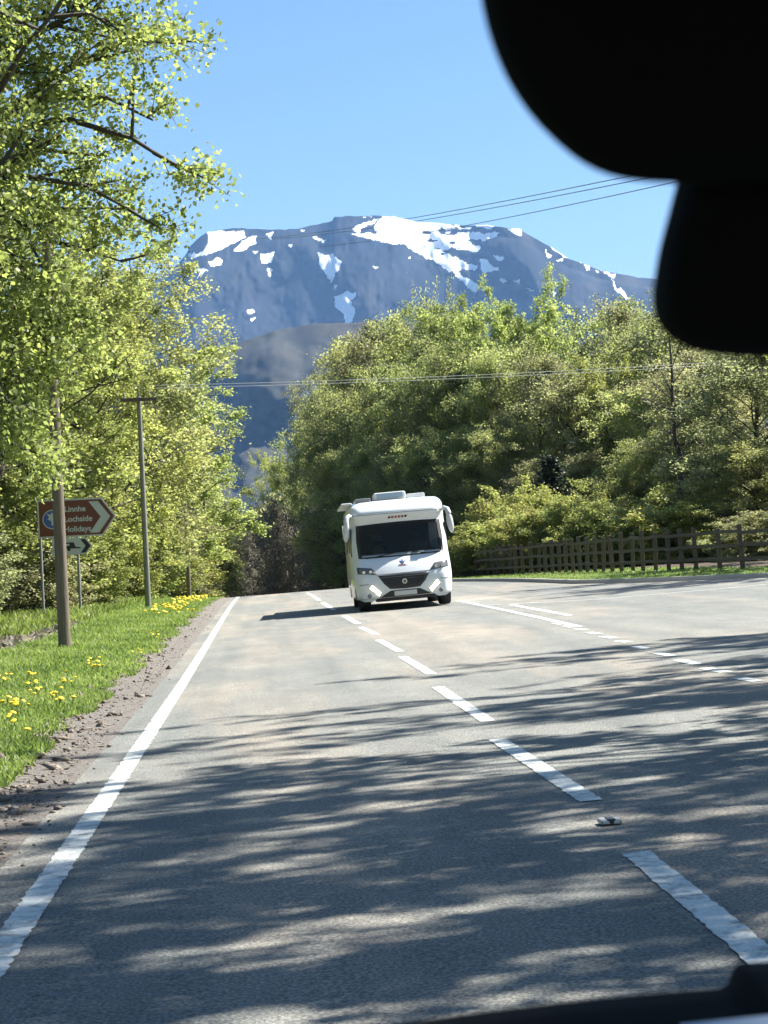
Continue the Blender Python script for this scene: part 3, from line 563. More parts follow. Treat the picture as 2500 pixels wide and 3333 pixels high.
# soil clods, twigs and leaf litter on the shoulder
rn = np.random.default_rng(9); acc = Acc()
for i in range(4500):
    y = 1 / rn.uniform(1 / 70, 1 / 9.5); x = rn.choice([-1.92, -1.55], p=[.72, .28]) + rn.normal(0, .13)
    if x > -1.15: continue
    s = rn.uniform(.005, .022) * (1 + 1.3 * (rn.random() < .10)); c = np.array([x, y, float(GZ(x, y)) + s * .3]); R_ = rn.normal(0, 1, (3, 3)); R_, _ = np.linalg.qr(R_)
    V = np.array([[1, 0, 0], [-1, 0, 0], [0, 1, 0], [0, -1, 0], [0, 0, 1], [0, 0, -1.0]]) * s * rn.uniform(.4, 1.3, (6, 1)); V[:, 0] *= rn.choice([1, 1, 2.8])
    acc.add(V @ R_ * np.array([1, 1, .6]) + c, None, [[0, 2, 4], [2, 1, 4], [1, 3, 4], [3, 0, 4], [2, 0, 5], [1, 2, 5], [3, 1, 5], [0, 3, 5]])
tag(link('gravel', acc.mesh('gravel'), mat_wood('clod', (.05, .035, .025), (.30, .25, .20), (9, 9, 9))), 'loose grit, twigs and soil clods along the road edge', 'gravel', kind='stuff')
acc = Acc()
X = rn.uniform(-9, -4.5, 9000); Y = rn.uniform(22, 52, 9000); Z = GZ(X, Y) + rn.uniform(0, .12, 9000); V, Q = leaf_quads(rn, np.stack([X, Y, Z], 1), .12)
tag(link('leaf_litter', npmesh('leaf_litter', V, Q, attrs={'tone': np.repeat(rn.uniform(0, 1, 9000), 4)}), M['twig']), 'dark fallen leaves in the hollow behind the nearest pole', 'leaf litter', kind='stuff')
# dandelions
def dand_mesh():
    bm = bmesh.new(); bmesh.ops.create_uvsphere(bm, u_segments=8, v_segments=4, radius=1, matrix=Matrix.Diagonal((.026, .026, .010, 1)))
    for v in bm.verts: v.co.z += .0
    return bm_mesh('dandelion_head', bm)
dm = dand_mesh(); st = Acc(); st.tube([(0, 0, -.13), (0, 0, -.002)], [.003, .003], 4); stm = st.mesh('stalk'); dm.materials.append(M['dand']); stm.materials.append(M['grass'])
spots = []
def dpx(px, py, n, sx, sy):
    for _ in range(n): spots.append(gpt(px + rnd.gauss(0, sx), py + rnd.gauss(0, sy)))
dpx(55, 2320, 14, 22, 8); dpx(110, 2270, 10, 16, 14); dpx(310, 2185, 12, 22, 7); dpx(190, 2300, 8, 35, 14); dpx(150, 2235, 6, 60, 20); dpx(230, 2255, 5, 30, 12); dpx(40, 2370, 4, 20, 14); dpx(440, 2140, 4, 25, 8); dpx(90, 2440, 3, 30, 30); dpx(500, 2085, 6, 25, 8); dpx(20,2230,4,20,12)
for _ in range(130):
    yy = rnd.uniform(56, 95); spots.append((rnd.gauss(-2.75, .38), yy))
for x, y in spots:
    if x > -1.9: continue
    s = rnd.uniform(.8, 1.35) * (1.0 if y < 50 else 1.9); r = empty('dandelion', (x, y, float(GZ(x, y)) + rnd.uniform(.10, .14) * (1 if y < 50 else 1.3))); r.scale = (s, s, s); r.rotation_euler = (rnd.uniform(-.5, .5), rnd.uniform(-.5, .5), 0)
    link('flower_head', dm, None, r)
    if y < 40: link('stalk', stm, None, r)
    tag(r, 'yellow dandelion in bloom in the grass of the left verge', 'flower', 'dandelions in the left verge')

# ------------------------------------------------------------------ poles, wires, sign
def pole(x, y, h, r, label, mt='pole', arm=False, lean=0):
    z = float(GZ(x, y)) - .05; o = empty('utility_pole', (x, y, z)); o.rotation_euler = (0, lean, 0); a = Acc(); a.tube([(0, 0, 0), (0, 0, h * .5), (0, 0, h)], [r, r * .88, r * .75], 14)
    a.add(np.array([[math.cos(t) * r * .75, math.sin(t) * r * .75, h] for t in np.arange(14) * 2 * math.pi / 14] + [[0, 0, h + .03]]), None, [[i, (i + 1) % 14, 14] for i in range(14)])
    link('pole_shaft', a.mesh('pole_shaft', True), M[mt], o)
    if arm:
        box('crossarm', (-.62, -r - .06, h - .18), (.62, -r + .03, h - .06), M['fence'], o, .01)
        for q in (-.5, 0, .5):
            i_ = Acc(); i_.tube([(q, -r - .01, h - .06), (q, -r - .01, h + .02), (q, -r - .01, h + .05), (q, -r - .01, h + .12)], [.02, .02, .045, .035], 8); link('insulator', i_.mesh('insulator', True), M['grey'], o)
    tag(o, label, 'utility pole'); return o
pole(*gpt(211, 2112), 8.0, .115, 'nearest brown wooden pole standing in front of the brown sign')
P2 = gpt(515, 1990); P2 = ((515 - 878) / 6700 * 70, 70.0)
pole(*P2, 7.25, .10, 'grey wooden pole topped with a small dark crossarm', 'pole_g', arm=True)
pole(-3.45, 101, 7.4, .10, 'third wooden pole, smaller and darker against bright foliage')
pole(-3.35, 134, 7.4, .10, 'farthest thin wooden pole near the road crest')
def wire(name, p0, p1, sag, r, mat, label, group=None):
    t_ = np.linspace(0, 1, 40)[:, None]; P = np.asarray(p0) * (1 - t_) + np.asarray(p1) * t_; P[:, 2] -= 4 * sag * (t_ * (1 - t_))[:, 0]; a = Acc(); a.tube(P, np.full(40, r), 5)
    tag(link(name, a.mesh(name, True), M[mat]), label, 'wire', group)
for k, ((xa, ya), (xb, yb), lab) in enumerate((((2050, 548), (900, 765), 'uppermost dark overhead wire crossing the sky below the mirror'), ((2080, 560), (960, 765), 'middle dark overhead wire crossing the sky close under the upper one'), ((2150, 578), (1100, 790), 'lowest dark overhead wire crossing the sky above the summit'))):
    A = at(xa, ya, 95); B = at(xb, yb, 210); d = A - B; wire('overhead_wire', A + d * .25, B - d * .15, .6, .022, 'wire', lab)
for k, (ya, yb, lab) in enumerate(((1243, 1190, 'upper pale cable strung level in front of the wood'), (1250, 1200, 'lower pale cable strung level in front of the wood'))):
    A = at(60, 1262 + k * 9, 76); B = at(2750, 1150 + k * 9, 84); wire('overhead_cable', A, B, .25, .008, 'wirel', lab)

def poly_solid(name, pts, y0, y1, mat, parent, inset=0):
    bm = bmesh.new(); vs = [bm.verts.new((x, y0, z)) for x, z in pts]; f = bm.faces.new(vs)
    r = bmesh.ops.extrude_face_region(bm, geom=[f]); bmesh.ops.translate(bm, vec=(0, y1 - y0, 0), verts=[g for g in r['geom'] if isinstance(g, bmesh.types.BMVert)])
    bmesh.ops.triangulate(bm, faces=[q for q in bm.faces if len(q.verts) > 4]); return link(name, bm_mesh(name, bm), mat, parent)
def text(body, size, loc, mat, parent, name='lettering'):
    cu = bpy.data.curves.new(name, 'FONT'); cu.body = body; cu.size = size; cu.extrude = .002; cu.offset = .006; cu.materials.append(mat)
    o = bpy.data.objects.new('tmp', cu); C.objects.link(o); bpy.context.view_layer.update()
    me = bpy.data.meshes.new_from_object(o.evaluated_get(bpy.context.evaluated_depsgraph_get())); bpy.data.objects.remove(o)
    q = link(name, me, None, parent, loc); q.rotation_euler = (math.pi / 2, 0, 0); return q
SY = 62.0; ppm = F_PX / SY
c0 = at(122, 1628, SY); c1 = at(380, 1750, SY); W_ = c1[0] - c0[0]; base = gpt(255, 1998); sx = float(at(262, 1990, SY)[0])
sg = empty('arrow_sign', (sx, SY, float(GZ(sx, SY)) - .03)); z00 = float(sg.location.z)
L = at(123, 1690, SY)[0] - sx; Rr = at(378, 1682, SY)[0] - sx; zt = at(250, 1623, SY)[2] - z00; zb = at(250, 1747, SY)[2] - z00; zm = (zt + zb) / 2; hh = (zt - zb) / 2; nose = .42
def arrow(i_): return [(L + i_, zb + i_), (Rr - nose - i_ * .3, zb + i_), (Rr - i_ * 1.3, zm), (Rr - nose - i_ * .3, zt - i_), (L + i_, zt - i_)]
sp = poly_solid('sign_panel', arrow(0), -.02, .02, M['signw'], sg); poly_solid('brown_field', arrow(.045), -.026, -.021, M['brown'], sp)
poly_solid('white_chevron', [(Rr - nose - .38, zt - .10), (Rr - nose - .10, zt - .10), (Rr - .17, zm), (Rr - nose - .10, zb + .10), (Rr - nose - .38, zb + .10), (Rr - .46, zm)], -.032, -.027, M['signw'], sp)
def disc(name, x, z, r, y0, y1, mat, parent, n=28): return poly_solid(name, [(x + math.cos(a) * r, z + math.sin(a) * r) for a in np.arange(n) * 2 * math.pi / n], y0, y1, mat, parent)
rx = L + .43; disc('roundel_rim', rx, zm - .02, .29, -.032, -.027, M['signw'], sp); disc('blue_roundel', rx, zm - .02, .26, -.037, -.033, M['blue'], sp)
poly_solid('thistle_emblem', [(rx - .03, zm - .2), (rx + .03, zm - .2), (rx + .03, zm - .06), (rx + .14, zm - .02), (rx + .09, zm + .05), (rx + .16, zm + .16), (rx + .05, zm + .12), (rx, zm + .19), (rx - .05, zm + .12), (rx - .16, zm + .16), (rx - .09, zm + .05), (rx - .14, zm - .02), (rx - .03, zm - .06)], -.042, -.038, M['signw'], sp)
for i, wd_ in enumerate(('Linnhe', 'Lochside', 'Holidays')): text(wd_, .235, (L + .80 - .02 * i, -.030, zt - .38 - i * .30), M['signw'], sp)
L2 = at(170, 1780, SY)[0] - sx; R2 = at(302, 1778, SY)[0] - sx; t2 = zb - .03; b2 = at(250, 1805, SY)[2] - z00; m2 = (t2 + b2) / 2
ca = poly_solid('small_sign_panel', [(L2, b2), (R2 - .2, b2), (R2, m2), (R2 - .2, t2), (L2, t2)], -.02, .02, M['signw'], sg)
poly_solid('black_chevron', [(R2 - .36, t2 - .05), (R2 - .22, t2 - .05), (R2 - .06, m2), (R2 - .22, b2 + .05), (R2 - .36, b2 + .05), (R2 - .21, m2)], -.027, -.021, M['signblk'], ca)
cx_ = R2 - .66
poly_solid('caravan_symbol', [(cx_ - .26, m2 - .06), (cx_ - .22, m2 + .12), (cx_ + .1, m2 + .12), (cx_ + .15, m2 - .02), (cx_ + .3, m2 - .03), (cx_ + .3, m2 - .07)], -.027, -.021, M['signblk'], ca)
disc('caravan_wheel', cx_ - .05, m2 - .09, .05, -.031, -.021, M['signblk'], ca, 12); poly_solid('caravan_window', [(cx_ - .17, m2 + .02), (cx_ - .15, m2 + .08), (cx_ - .03, m2 + .08), (cx_ - .03, m2 + .02)], -.031, -.028, M['signw'], ca)
for q in (0.0, -1.1):
    a = Acc(); a.tube([(q, .06, 0), (q, .06, zt - .1)], [.045, .045], 10); link('sign_post', a.mesh('sign_post', True), M['steel'], sg)
tag(sg, 'brown arrow sign with white lettering and caravan sign below on grey posts', 'road sign')

# ------------------------------------------------------------------ fence
FP = [(50, 15.3), (56.9, 14.2), (61.7, 13.8), (66, 13.1), (71.1, 12.4), (76.2, 12.0), (83, 11.5), (87, 10.95), (100, 9.8), (115, 8.8), (142, 7.2)]
fx = lambda y: float(np.interp(y, [p[0] for p in FP], [p[1] for p in FP]))
fence = empty('wooden_fence', (fx(60), 60, float(GZ(fx(60), 60)))); FO = np.array(fence.location); posts = []
y = 49.5
while y < 142:
    posts.append((fx(y) + rnd.uniform(-.03, .03), y)); y += 3.2 if y < 58 else 2.1 if y < 62 else 1.2
bmp = bmesh.new(); box_bm(bmp, (-.065, -.05, -.2), (.065, .05, 1.27), .012); pm = bm_mesh('fence_post', bmp); pm.materials.append(M['fence'])
for x, y in posts:
    z = float(GZ(x, y)) + .05; o = link('fence_post', pm, None, fence, (x - FO[0], y - FO[1], z - FO[2])); o.rotation_euler = (rnd.gauss(0, .02), rnd.gauss(0, .025), rnd.uniform(-.2, .2)); o.scale = (1, 1, rnd.uniform(.95, 1.07))
bmr = bmesh.new(); box_bm(bmr, (-.03, -.03, -.05), (.03, 1.03, .05)); rm = bm_mesh('fence_rail', bmr); rm.materials.append(M['fence'])
for (x0, y0), (x1, y1) in zip(posts, posts[1:]):
    z0 = float(GZ(x0, y0)) + .05; z1 = float(GZ(x1, y1)) + .05; Ls = math.hypot(x1 - x0, y1 - y0)
    for h in (.30, .70, 1.10):
        o = link('fence_rail', rm, None, fence, (x0 - .08 - FO[0], y0 - FO[1], z0 + h + rnd.gauss(0, .012) - FO[2])); o.scale = (1, Ls, 1); o.rotation_euler = (math.atan2(z1 - z0, Ls) + rnd.gauss(0, .006), 0, -math.atan2(x1 - x0, y1 - y0))
tag(fence, 'dark weathered post and rail fence running along the far side of the junction', 'fence')

# ------------------------------------------------------------------ motorhome
VY = 49.0; vl = at(1200, 1980, VY); vr = at(1445, 1962, VY); vx = float((vl[0] + vr[0]) / 2 + .02)
van = empty('motorhome', (vx, VY, float(GZ(vx, VY)) + .005)); van.rotation_euler = (0, -rad(2.6), rad(-1.0))
PROF = [(.17, .16), (.24, .05), (.34, .02), (.60, .0), (.80, .02), (.86, .05), (1.0, .13), (1.15, .24), (1.26, .36), (1.32, .42), (1.6, .52), (1.9, .64), (2.10, .72), (2.16, .70), (2.25, .62), (2.34, .60), (2.45, .68), (2.55, .84), (2.62, 1.05)]
def yf(z): return float(np.interp(z, [p[0] for p in PROF], [p[1] for p in PROF]))
def hw(z): return float(np.interp(z, [.15, .3, .8, 1.3, 2.1, 2.5, 2.6, 2.66], [1.05, 1.15, 1.175, 1.165, 1.15, 1.14, 1.09, 1.02]))
def surf(x, z, off=0):
    u = abs(x) / hw(z); c = .16 * u ** 2 + .30 * max(0, (u - .78) / .22) ** 2.4; return Vector((x, yf(z) + c - off, z))
def ring(z, zout=None, LEN=7.0):
    h = hw(z); pts = []
    for u in np.concatenate([-np.cos(np.linspace(0, math.pi, 41))]): p = surf(u * h * .9999, z); pts.append((p.x, p.y))
    r = .12
    for a in np.linspace(0, math.pi / 2, 5): pts.append((h - r + r * math.cos(a), LEN - r + r * math.sin(a)))
    for a in np.linspace(math.pi / 2, math.pi, 5): pts.append((-h + r + r * math.cos(a), LEN - r + r * math.sin(a)))
    return [(x, y, zout if zout is not None else z) for x, y in pts]
bm = bmesh.new(); prev = None
zl = [.30, .36, .45, .6, .75, .84, .87, .95, 1.05, 1.15, 1.25, 1.31, 1.35, 1.5, 1.7, 1.9, 2.08, 2.13, 2.17, 2.25, 2.31, 2.36, 2.42, 2.48, 2.54, 2.58, 2.62]
for z in zl:
    vs = [bm.verts.new(p) for p in ring(z)]
    if prev:
        for i in range(len(vs)): bm.faces.new((prev[i], prev[(i + 1) % len(vs)], vs[(i + 1) % len(vs)], vs[i]))
    else: bm.faces.new(vs[::-1])
    prev = vs
for sc, dz in ((.96, .03), (.85, .05), (.0, .065)):
    vs = [bm.verts.new((v[0] * sc, 3.8 + (v[1] - 3.8) * (sc if sc else .0) , 2.62 + dz)) for v in ring(2.62)] if sc else None
    if vs:
        for i in range(len(vs)): bm.faces.new((prev[i], prev[(i + 1) % len(vs)], vs[(i + 1) % len(vs)], vs[i]))
        prev = vs
bm.faces.new(prev)
bmesh.ops.delete(bm, geom=[f for f in bm.faces if 1.34 < f.calc_center_median().z < 2.05 and abs(f.calc_center_median().x) < .97 and f.calc_center_median().y < 1.2], context='FACES')
body = link('body', bm_mesh('body', bm, True), M['white'], van)
# wheel-arch and underbody
def patch(name, pts, mat, parent, off=.012, dens=8, rings=6, hollow=None):
    P = []; n = len(pts)
    for i in range(n):
        a, b_ = np.array(pts[i]), np.array(pts[(i + 1) % n])
        for k in range(dens): P.append(a + (b_ - a) * k / dens)
    P = np.array(P); c = P.mean(axis=0); m_ = len(P); V, Q, T = [], [], []
    V += [surf(p[0], p[1], -.03) for p in P]                       # skirt buried in the body gives the panel an edge
    for k in range(rings):
        s = 1 - k / rings if not hollow else 1 - (1 - hollow) * k / (rings - 1); V += [surf(*(c + (p - c) * s), off) for p in P]
    V.append(surf(c[0], c[1], off))
    for k in range(rings if not hollow else rings - 1):
        for i in range(m_): j = (i + 1) % m_; Q.append((k * m_ + i, k * m_ + j, (k + 1) * m_ + j, (k + 1) * m_ + i))
    for i in range(0 if hollow else m_): T.append((rings * m_ + i, rings * m_ + (i + 1) % m_, (rings + 1) * m_))
    return link(name, npmesh(name, np.array([tuple(v) for v in V]), Q, T), mat, parent)
mir = lambda L_: [(-x, z) for x, z in L_][::-1]
ws = patch('windscreen', [(-1.03, 1.28), (-.5, 1.265), (0, 1.26), (.5, 1.265), (1.03, 1.28), (1.045, 1.7), (1.02, 2.08), (.5, 2.10), (0, 2.105), (-.5, 2.10), (-1.02, 2.08), (-1.045, 1.7)], M['black'], van, .010, hollow=.90)
patch('pane', [(-.97, 1.33), (0, 1.31), (.97, 1.33), (.985, 1.7), (.96, 2.03), (0, 2.055), (-.96, 2.03), (-.985, 1.7)], M['cabglass'], ws, .013)
cab = [box('cab_dashboard', (-1.0, .62, 1.18), (1.0, 1.25, 1.36), M['black'], van, .03), box('cab_bulkhead', (-1.12, 2.9, .6), (1.12, 2.95, 2.55), M['grey'], van)]
for x_ in (-.52, .52):
    seat = box('cab_seat', (x_ - .25, 1.85, .7), (x_ + .25, 2.0, 1.62), M['seat'], van, .06); box('headrest', (x_ - .14, 1.87, 1.66), (x_ + .14, 1.97, 1.88), M['seat'], seat, .04)
box('sun_blind', (.75, .95, 1.4), (.93, 1.0, 2.02), M['grey'], van)
a = Acc(); a.tube([(-.52 + .2 * math.cos(t_), 1.32 - .06 * math.sin(t_), 1.42 + .17 * math.sin(t_)) for t_ in np.linspace(0, 6.283, 25)], np.full(25, .016), 6); link('steering_wheel', a.mesh('steering_wheel', True), M['black'], van)
gr = patch('grille', [(-.62, .835), (0, .85), (.62, .835), (.50, .64), (.36, .50), (0, .485), (-.36, .50), (-.50, .64)], M['black'], van, .012)
for k in range(5):
    z = .56 + k * .055; h_ = .38 + .2 * (z - .5) / .35; a = Acc(); a.tube([tuple(surf(x, z, .022)) for x in np.linspace(-h_, h_, 9)], np.full(9, .007), 4); link('grille_bar', a.mesh('grille_bar'), M['bar'], gr)
def sdisc(name, x, z, r, off, mat, parent):
    c = surf(x, z, off); bm = bmesh.new(); bmesh.ops.create_cone(bm, cap_ends=True, segments=24, radius1=r, radius2=r * .8, depth=.03, matrix=Matrix.Translation(c) @ Matrix.Rotation(math.pi / 2, 4, 'X')); return link(name, bm_mesh(name, bm), mat, parent)
bd = sdisc('badge', 0, .66, .075, .03, M['chrome'], van); sdisc('badge_face', 0, .66, .045, .045, M['badge'], bd)
HL = [(-1.10, 1.08), (-.76, 1.03), (-.62, .865), (-.86, .895), (-1.09, .92)]
for q in (HL, mir(HL)):
    h_ = patch('headlight', q, M['black'], van, .012); c = np.mean(q, axis=0); patch('headlight_lens', [tuple(c + (np.array(p) - c) * .8) for p in q], M['lens'], h_, .02)
    s_ = -1 if c[0] < 0 else 1
    for dx in (.06, -.10): sdisc('reflector', c[0] + s_ * dx, c[1] - .01, .045, .03, M['chrome'], h_)
DR = [(-.78, .63), (-.58, .43), (-.63, .355), (-.845, .555)]
for q in (DR, mir(DR)): d_ = patch('running_lamp', [tuple(np.mean(q, axis=0) + (np.array(p) - np.mean(q, axis=0)) * 1.15) for p in q], M['grey'], van, .010); patch('lit_lens', q, M['drl'], d_, .018)
for s_ in (-1, 1):
    sdisc('fog_lamp', s_ * .86, .37, .055, .02, M['grey'], van); patch('bumper_slot', [(s_ * 1.08, .66), (s_ * .86, .66), (s_ * .86, .64), (s_ * 1.08, .64)][::s_], M['grey'], van, .008, 4)
patch('lower_intake', [(-.62, .31), (-.36, .455), (-.30, .46), (.30, .46), (.36, .455), (.62, .31)], M['black'], van, .010)
pl = patch('number_plate', [(-.27, .33), (.27, .33), (.27, .44), (-.27, .44)], M['plate'], van, .03)
box('bumper_lip', (-.72, .10, .215), (.72, .5, .31), M['black'], van, .03)
patch('bumper_corner', [(-.62, .312), (-1.02, .315), (-1.1, .42), (-.9, .43), (-.7, .37)], M['white'], van, .006, 5)
for s_ in (-1, 1):
    bmw = bmesh.new(); vs = [(s_*.66, .06, .31), (s_*.80, .12, .235), (s_*.98, .22, .245), (s_*1.12, .42, .31), (s_*1.12, .5, .31), (s_*.98, .5, .22), (s_*.80, .5, .22), (s_*.66, .5, .31)]
    v = [bmw.verts.new(p) for p in vs]
    for f in ((0, 1, 6, 7), (1, 2, 5, 6), (2, 3, 4, 5), (0, 7, 4, 3), (0, 3, 2, 1), (4, 7, 6, 5)): bmw.faces.new([v[i] for i in f])
    link('bumper_corner', bm_mesh('bumper_corner', bmw), M['white'], van)
box('chassis', (-.95, .6, .27), (.95, 6.6, .34), M['black'], van)
for yy in (.92, 5.1):
    for s_ in (-1, 1):
        wl = empty('wheel', (0, 0, 0)); wl.parent = van; wl.location = (s_ * .97, yy, .34); wl.rotation_euler = (0, 0, rad(2) if yy < 2 else 0)
        a = Acc(); tt_ = np.arange(29) * 2 * math.pi / 28
        prof_ = [(-.14, .22), (-.14, .31), (-.115, .335), (0, .342), (.115, .335), (.14, .31), (.14, .22)]
        V = np.array([[px_, r_ * math.cos(t_), r_ * math.sin(t_)] for t_ in tt_[:28] for px_, r_ in prof_]); Qs = [(i * 7 + j, ((i + 1) % 28) * 7 + j, ((i + 1) % 28) * 7 + j + 1, i * 7 + j + 1) for i in range(28) for j in range(6)]
        a.add(V, Qs); link('tyre', a.mesh('tyre', True), M['rubber'], wl); a = Acc()
        V = np.array([[s_ * .10, .22 * math.cos(t_), .22 * math.sin(t_)] for t_ in tt_[:28]] + [[s_ * .05, 0, 0]]); a.add(V, None, [(i, (i + 1) % 28, 28) for i in range(28)]); link('rim', a.mesh('rim'), M['alloy'], wl)
    for s_ in (-1, 1):
        a = Acc(); th = np.linspace(0, math.pi, 15); P = [(s_ * (hw(.5) + .004), yy + .42 * math.cos(t_), .32 + .42 * math.sin(t_)) for t_ in th]
        V = np.array([[s_ * (hw(.5) + .006), yy, .30]] + P); a.add(V, None, [(0, i + 1, i + 2) for i in range(14)]); link('wheel_arch', a.mesh('wheel_arch'), M['black'], van)
# mirrors: long drooping arms from the brow
for s_ in (-1, 1):
    mh = bmesh.new(); bmesh.ops.create_uvsphere(mh, u_segments=16, v_segments=12, radius=1, matrix=Matrix.Translation((s_ * 1.262, .66, 1.98)) @ Matrix.Rotation(s_ * -.12, 4, 'Y') @ Matrix.Diagonal((.078, .08, .275, 1)))
    mo = link('door_mirror', bm_mesh('door_mirror', mh, True), M['offwhite'], van)
    a = Acc(); a.tube([(s_ * 1.08, .90, 2.30), (s_ * 1.16, .78, 2.34), (s_ * 1.22, .68, 2.30), (s_ * 1.25, .66, 2.18)], [.04, .05, .06, .07], 8); link('mirror_arm', a.mesh('mirror_arm', True), M['offwhite'], mo)
    box('mirror_glass', (s_ * 1.29 - .06, .735, 1.80), (s_ * 1.29 + .06, .752, 2.12), M['chrome'], mo)
    sw = box('side_window', (s_ * 1.163 - .01, 1.0, 1.35), (s_ * 1.163 + .01, 1.75, 2.02), M['glass'], van, .004)
    for y0_, y1_ in ((2.6, 3.5), (4.4, 5.5)): box('side_window', (s_ * 1.16 - .012, y0_, 1.45), (s_ * 1.16 + .012, y1_, 1.98), M['glass'], van, .004)
    for x0_, x1_ in ((s_ * .95, s_ * .15),):
        a = Acc(); a.tube([tuple(surf(x0_ * .9, 1.275, .03)), tuple(surf((x0_ + x1_) / 2, 1.30, .035)), tuple(surf(x1_, 1.36, .035))], [.012, .012, .008], 5); link('wiper', a.mesh('wiper'), M['black'], van)
box('awning_case', (-1.33, 1.0, 2.60), (-1.05, 5.4, 2.66), M['offwhite'], van, .035)
sk = box('skylight', (-.50, 1.45, 2.66), (.30, 2.2, 2.86), M['offwhite'], van, .05); box('skylight_glass', (-.42, 1.435, 2.71), (.22, 1.452, 2.83), M['skyglass'], sk)
box('roof_vent', (.36, 2.3, 2.67), (.82, 2.9, 2.80), M['offwhite'], van, .03); box('roof_rail', (-.96, 1.3, 2.66), (-.58, 3.0, 2.75), M['grey'], van, .02)
for s_ in (-1, 1): pass
a = Acc(); a.tube([tuple(surf(x, 2.325, .004)) for x in np.linspace(-1.06, 1.06, 21)], np.full(21, .010), 4); link('brow_seam', a.mesh('brow_seam'), M['grey'], van)
a = Acc(); a.tube([tuple(surf(x, .865 + .12 * max(0, abs(x) - .62), .003)) for x in np.linspace(-.75, .75, 17)], np.full(17, .008), 4); link('bonnet_seam', a.mesh('bonnet_seam'), M['grey'], van)
lg = None
for i in range(6):
    x = -.235 + i * .08; q = patch('brow_marking', [(x, 2.195), (x + .055, 2.195), (x + .075, 2.245), (x + .02, 2.245)], M['red'] if i not in (0, 5) else M['black'], van, .006, 2, 2)
em = patch('bonnet_emblem', [(-.07, 1.16), (-.02, 1.08), (.02, 1.08), (.07, 1.16), (.025, 1.13), (0, 1.21), (-.025, 1.13)], M['blue'], van, .008, 3, 3); patch('emblem_base', [(-.10, 1.045), (.10, 1.045), (.09, 1.065), (-.09, 1.065)], M['red'], van, .008, 3, 2)
tag(van, 'white motorhome with lit running lamps and wide dark windscreen driving toward the viewer', 'motorhome')

# ------------------------------------------------------------------ the car the picture is taken from
car = empty('car', (0, 0, 0)); tag(car, 'black interior trim of the car, mirror at the top right and dashboard at the bottom', 'car')
def blob(name, outline, Y, thick, mat, parent, n=96):
    P = np.array([at(x, y, Y) for x, y in outline]); Pc = np.vstack([P, P[:1]]); s = np.concatenate([[0], np.cumsum(np.linalg.norm(np.diff(Pc, axis=0), axis=1))]); ss = np.linspace(0, s[-1], n, endpoint=False)
    R_ = np.stack([np.interp(ss, s, Pc[:, k]) for k in range(3)], 1)
    for _ in range(2): R_ = (np.roll(R_, 1, 0) + 2 * R_ + np.roll(R_, -1, 0)) / 4
    c = R_.mean(axis=0); V, Q, T = [], [], []
    prof_ = [(0.0, -.5), (.6, -.48), (.86, -.40), (.95, -.28), (1, -.08), (1, .08), (.95, .28), (.86, .40), (.6, .48), (0, .5)]
    V.append(c + (0, -thick / 2, 0)); rows = prof_[1:-1]
    for sc, ty_ in rows: V += [c + (p - c) * sc + np.array([0, ty_ * thick, 0]) for p in R_]
    V.append(c + (0, thick / 2, 0)); last = len(V) - 1
    for k in range(len(rows) - 1):
        for i in range(n): j = (i + 1) % n; Q.append((1 + k * n + i, 1 + k * n + j, 1 + (k + 1) * n + j, 1 + (k + 1) * n + i))
    for i in range(n): j = (i + 1) % n; T.append((0, 1 + j, 1 + i)); T.append((last, 1 + (len(rows) - 1) * n + i, 1 + (len(rows) - 1) * n + j))
    return link(name, npmesh(name, np.array(V), Q, T, True), mat, parent)
mo = blob('rear_view_mirror', [(1560, -60), (1575, 30), (1600, 125), (1650, 250), (1730, 372), (1830, 472), (1905, 532), (2000, 572), (2100, 587), (2240, 592), (2600, 590), (2900, 560), (3000, 300), (3000, -300), (2900, -500), (2200, -560), (1700, -450), (1570, -250)], .56, .035, M['carblack'], car)
mo['label'] = 'rounded black mirror housing cutting the top right corner'
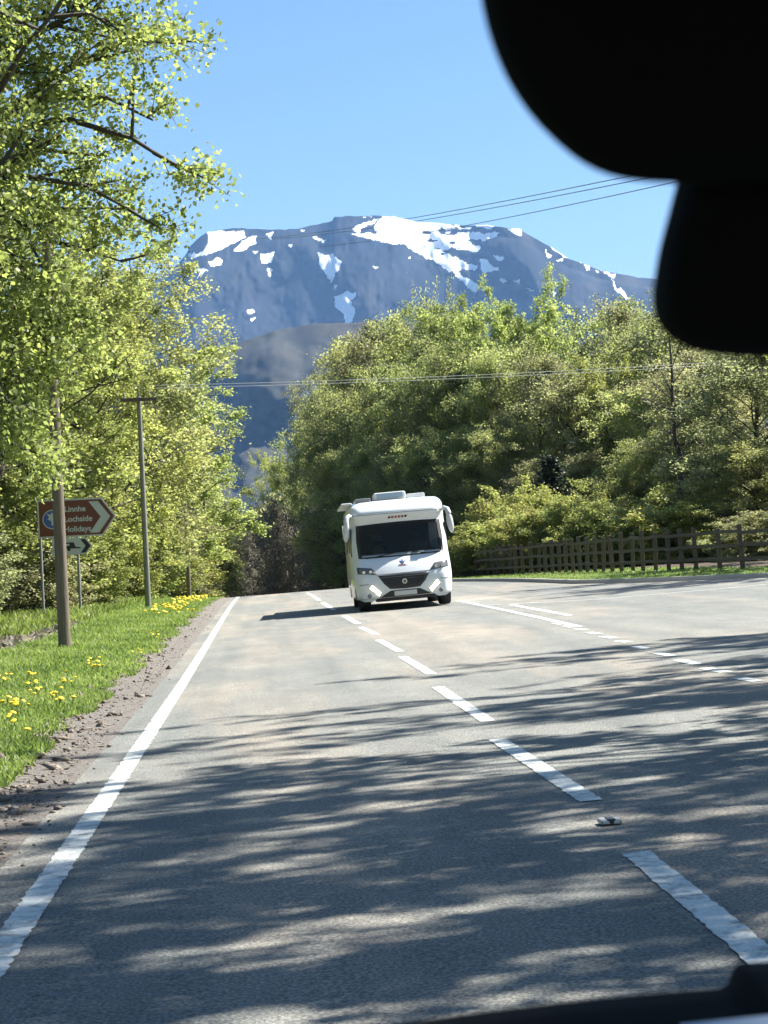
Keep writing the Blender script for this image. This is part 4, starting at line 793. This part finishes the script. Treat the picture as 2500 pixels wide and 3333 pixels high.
sh = blob('sensor_housing', [(2215, 560), (2185, 680), (2152, 800), (2132, 920), (2128, 1000), (2150, 1062), (2200, 1112), (2290, 1146), (2400, 1159), (2600, 1162), (2900, 1150), (3000, 1000), (3000, 600), (2800, 420), (2400, 400), (2260, 450)], .60, .04, M['carblack'], car)
sh['label'] = 'black rounded housing hanging below the mirror at the right border'
# dashboard top with its instrument hood at the right
edge_px = [(-300, 3420), (500, 3400), (1100, 3362), (1300, 3334), (1500, 3303), (1800, 3266), (2100, 3236), (2340, 3218), (2368, 3205), (2382, 3165), (2396, 3142), (2420, 3134), (2520, 3130), (2900, 3110), (3600, 3120)]
E = np.array([at(x, y, .86) for x, y in edge_px]); V = []
for p in E: V += [p + (0, .10, -.10), p + (0, .015, -.012), p, p + (0, -.02, -.001), p + (0, -.36, -.02), p + (0, -.40, -.2)]
n_ = len(E); i = np.arange(n_ - 1)[:, None] * 6 + np.arange(5)[None, :]; Q = np.stack([i, i + 1, i + 7, i + 6], -1).reshape(-1, 4)
link('dashboard', npmesh('dashboard', np.array(V), Q), M['carblack'], car)
box('added_shade_roof', (-.75, -1.6, 1.3 + .27), (1.5, .62, 1.3 + .31), M['carblack'], car, .01)  # unseen roof panel, added to keep the mirror and trim in shade
ps = [at(2190, 3334, .80), at(2510, 3299, .80)]; x0_, x1_ = ps[0][0], ps[1][0]
bm = bmesh.new(); q0 = at(2215, 3350, .79); q1 = at(2520, 3322, .79); zt_ = at(2300, 3226, .86)[2] + .006
vs = [bm.verts.new(p) for p in ((q0[0], q0[1], zt_ - .006), (q1[0] + .15, q1[1] + .005, zt_), (q1[0] + .15, .60, zt_ + .002), (q0[0], .60, zt_ - .004))]; f = bm.faces.new(vs)
ex = bmesh.ops.extrude_face_region(bm, geom=[f]); bmesh.ops.translate(bm, vec=(0, 0, .003), verts=[g for g in ex['geom'] if isinstance(g, bmesh.types.BMVert)])
tag(link('paper_sheet', bm_mesh('paper_sheet', bm), M['paper']), 'pale blue grey sheet lying on the dashboard in the bottom right corner', 'paper')
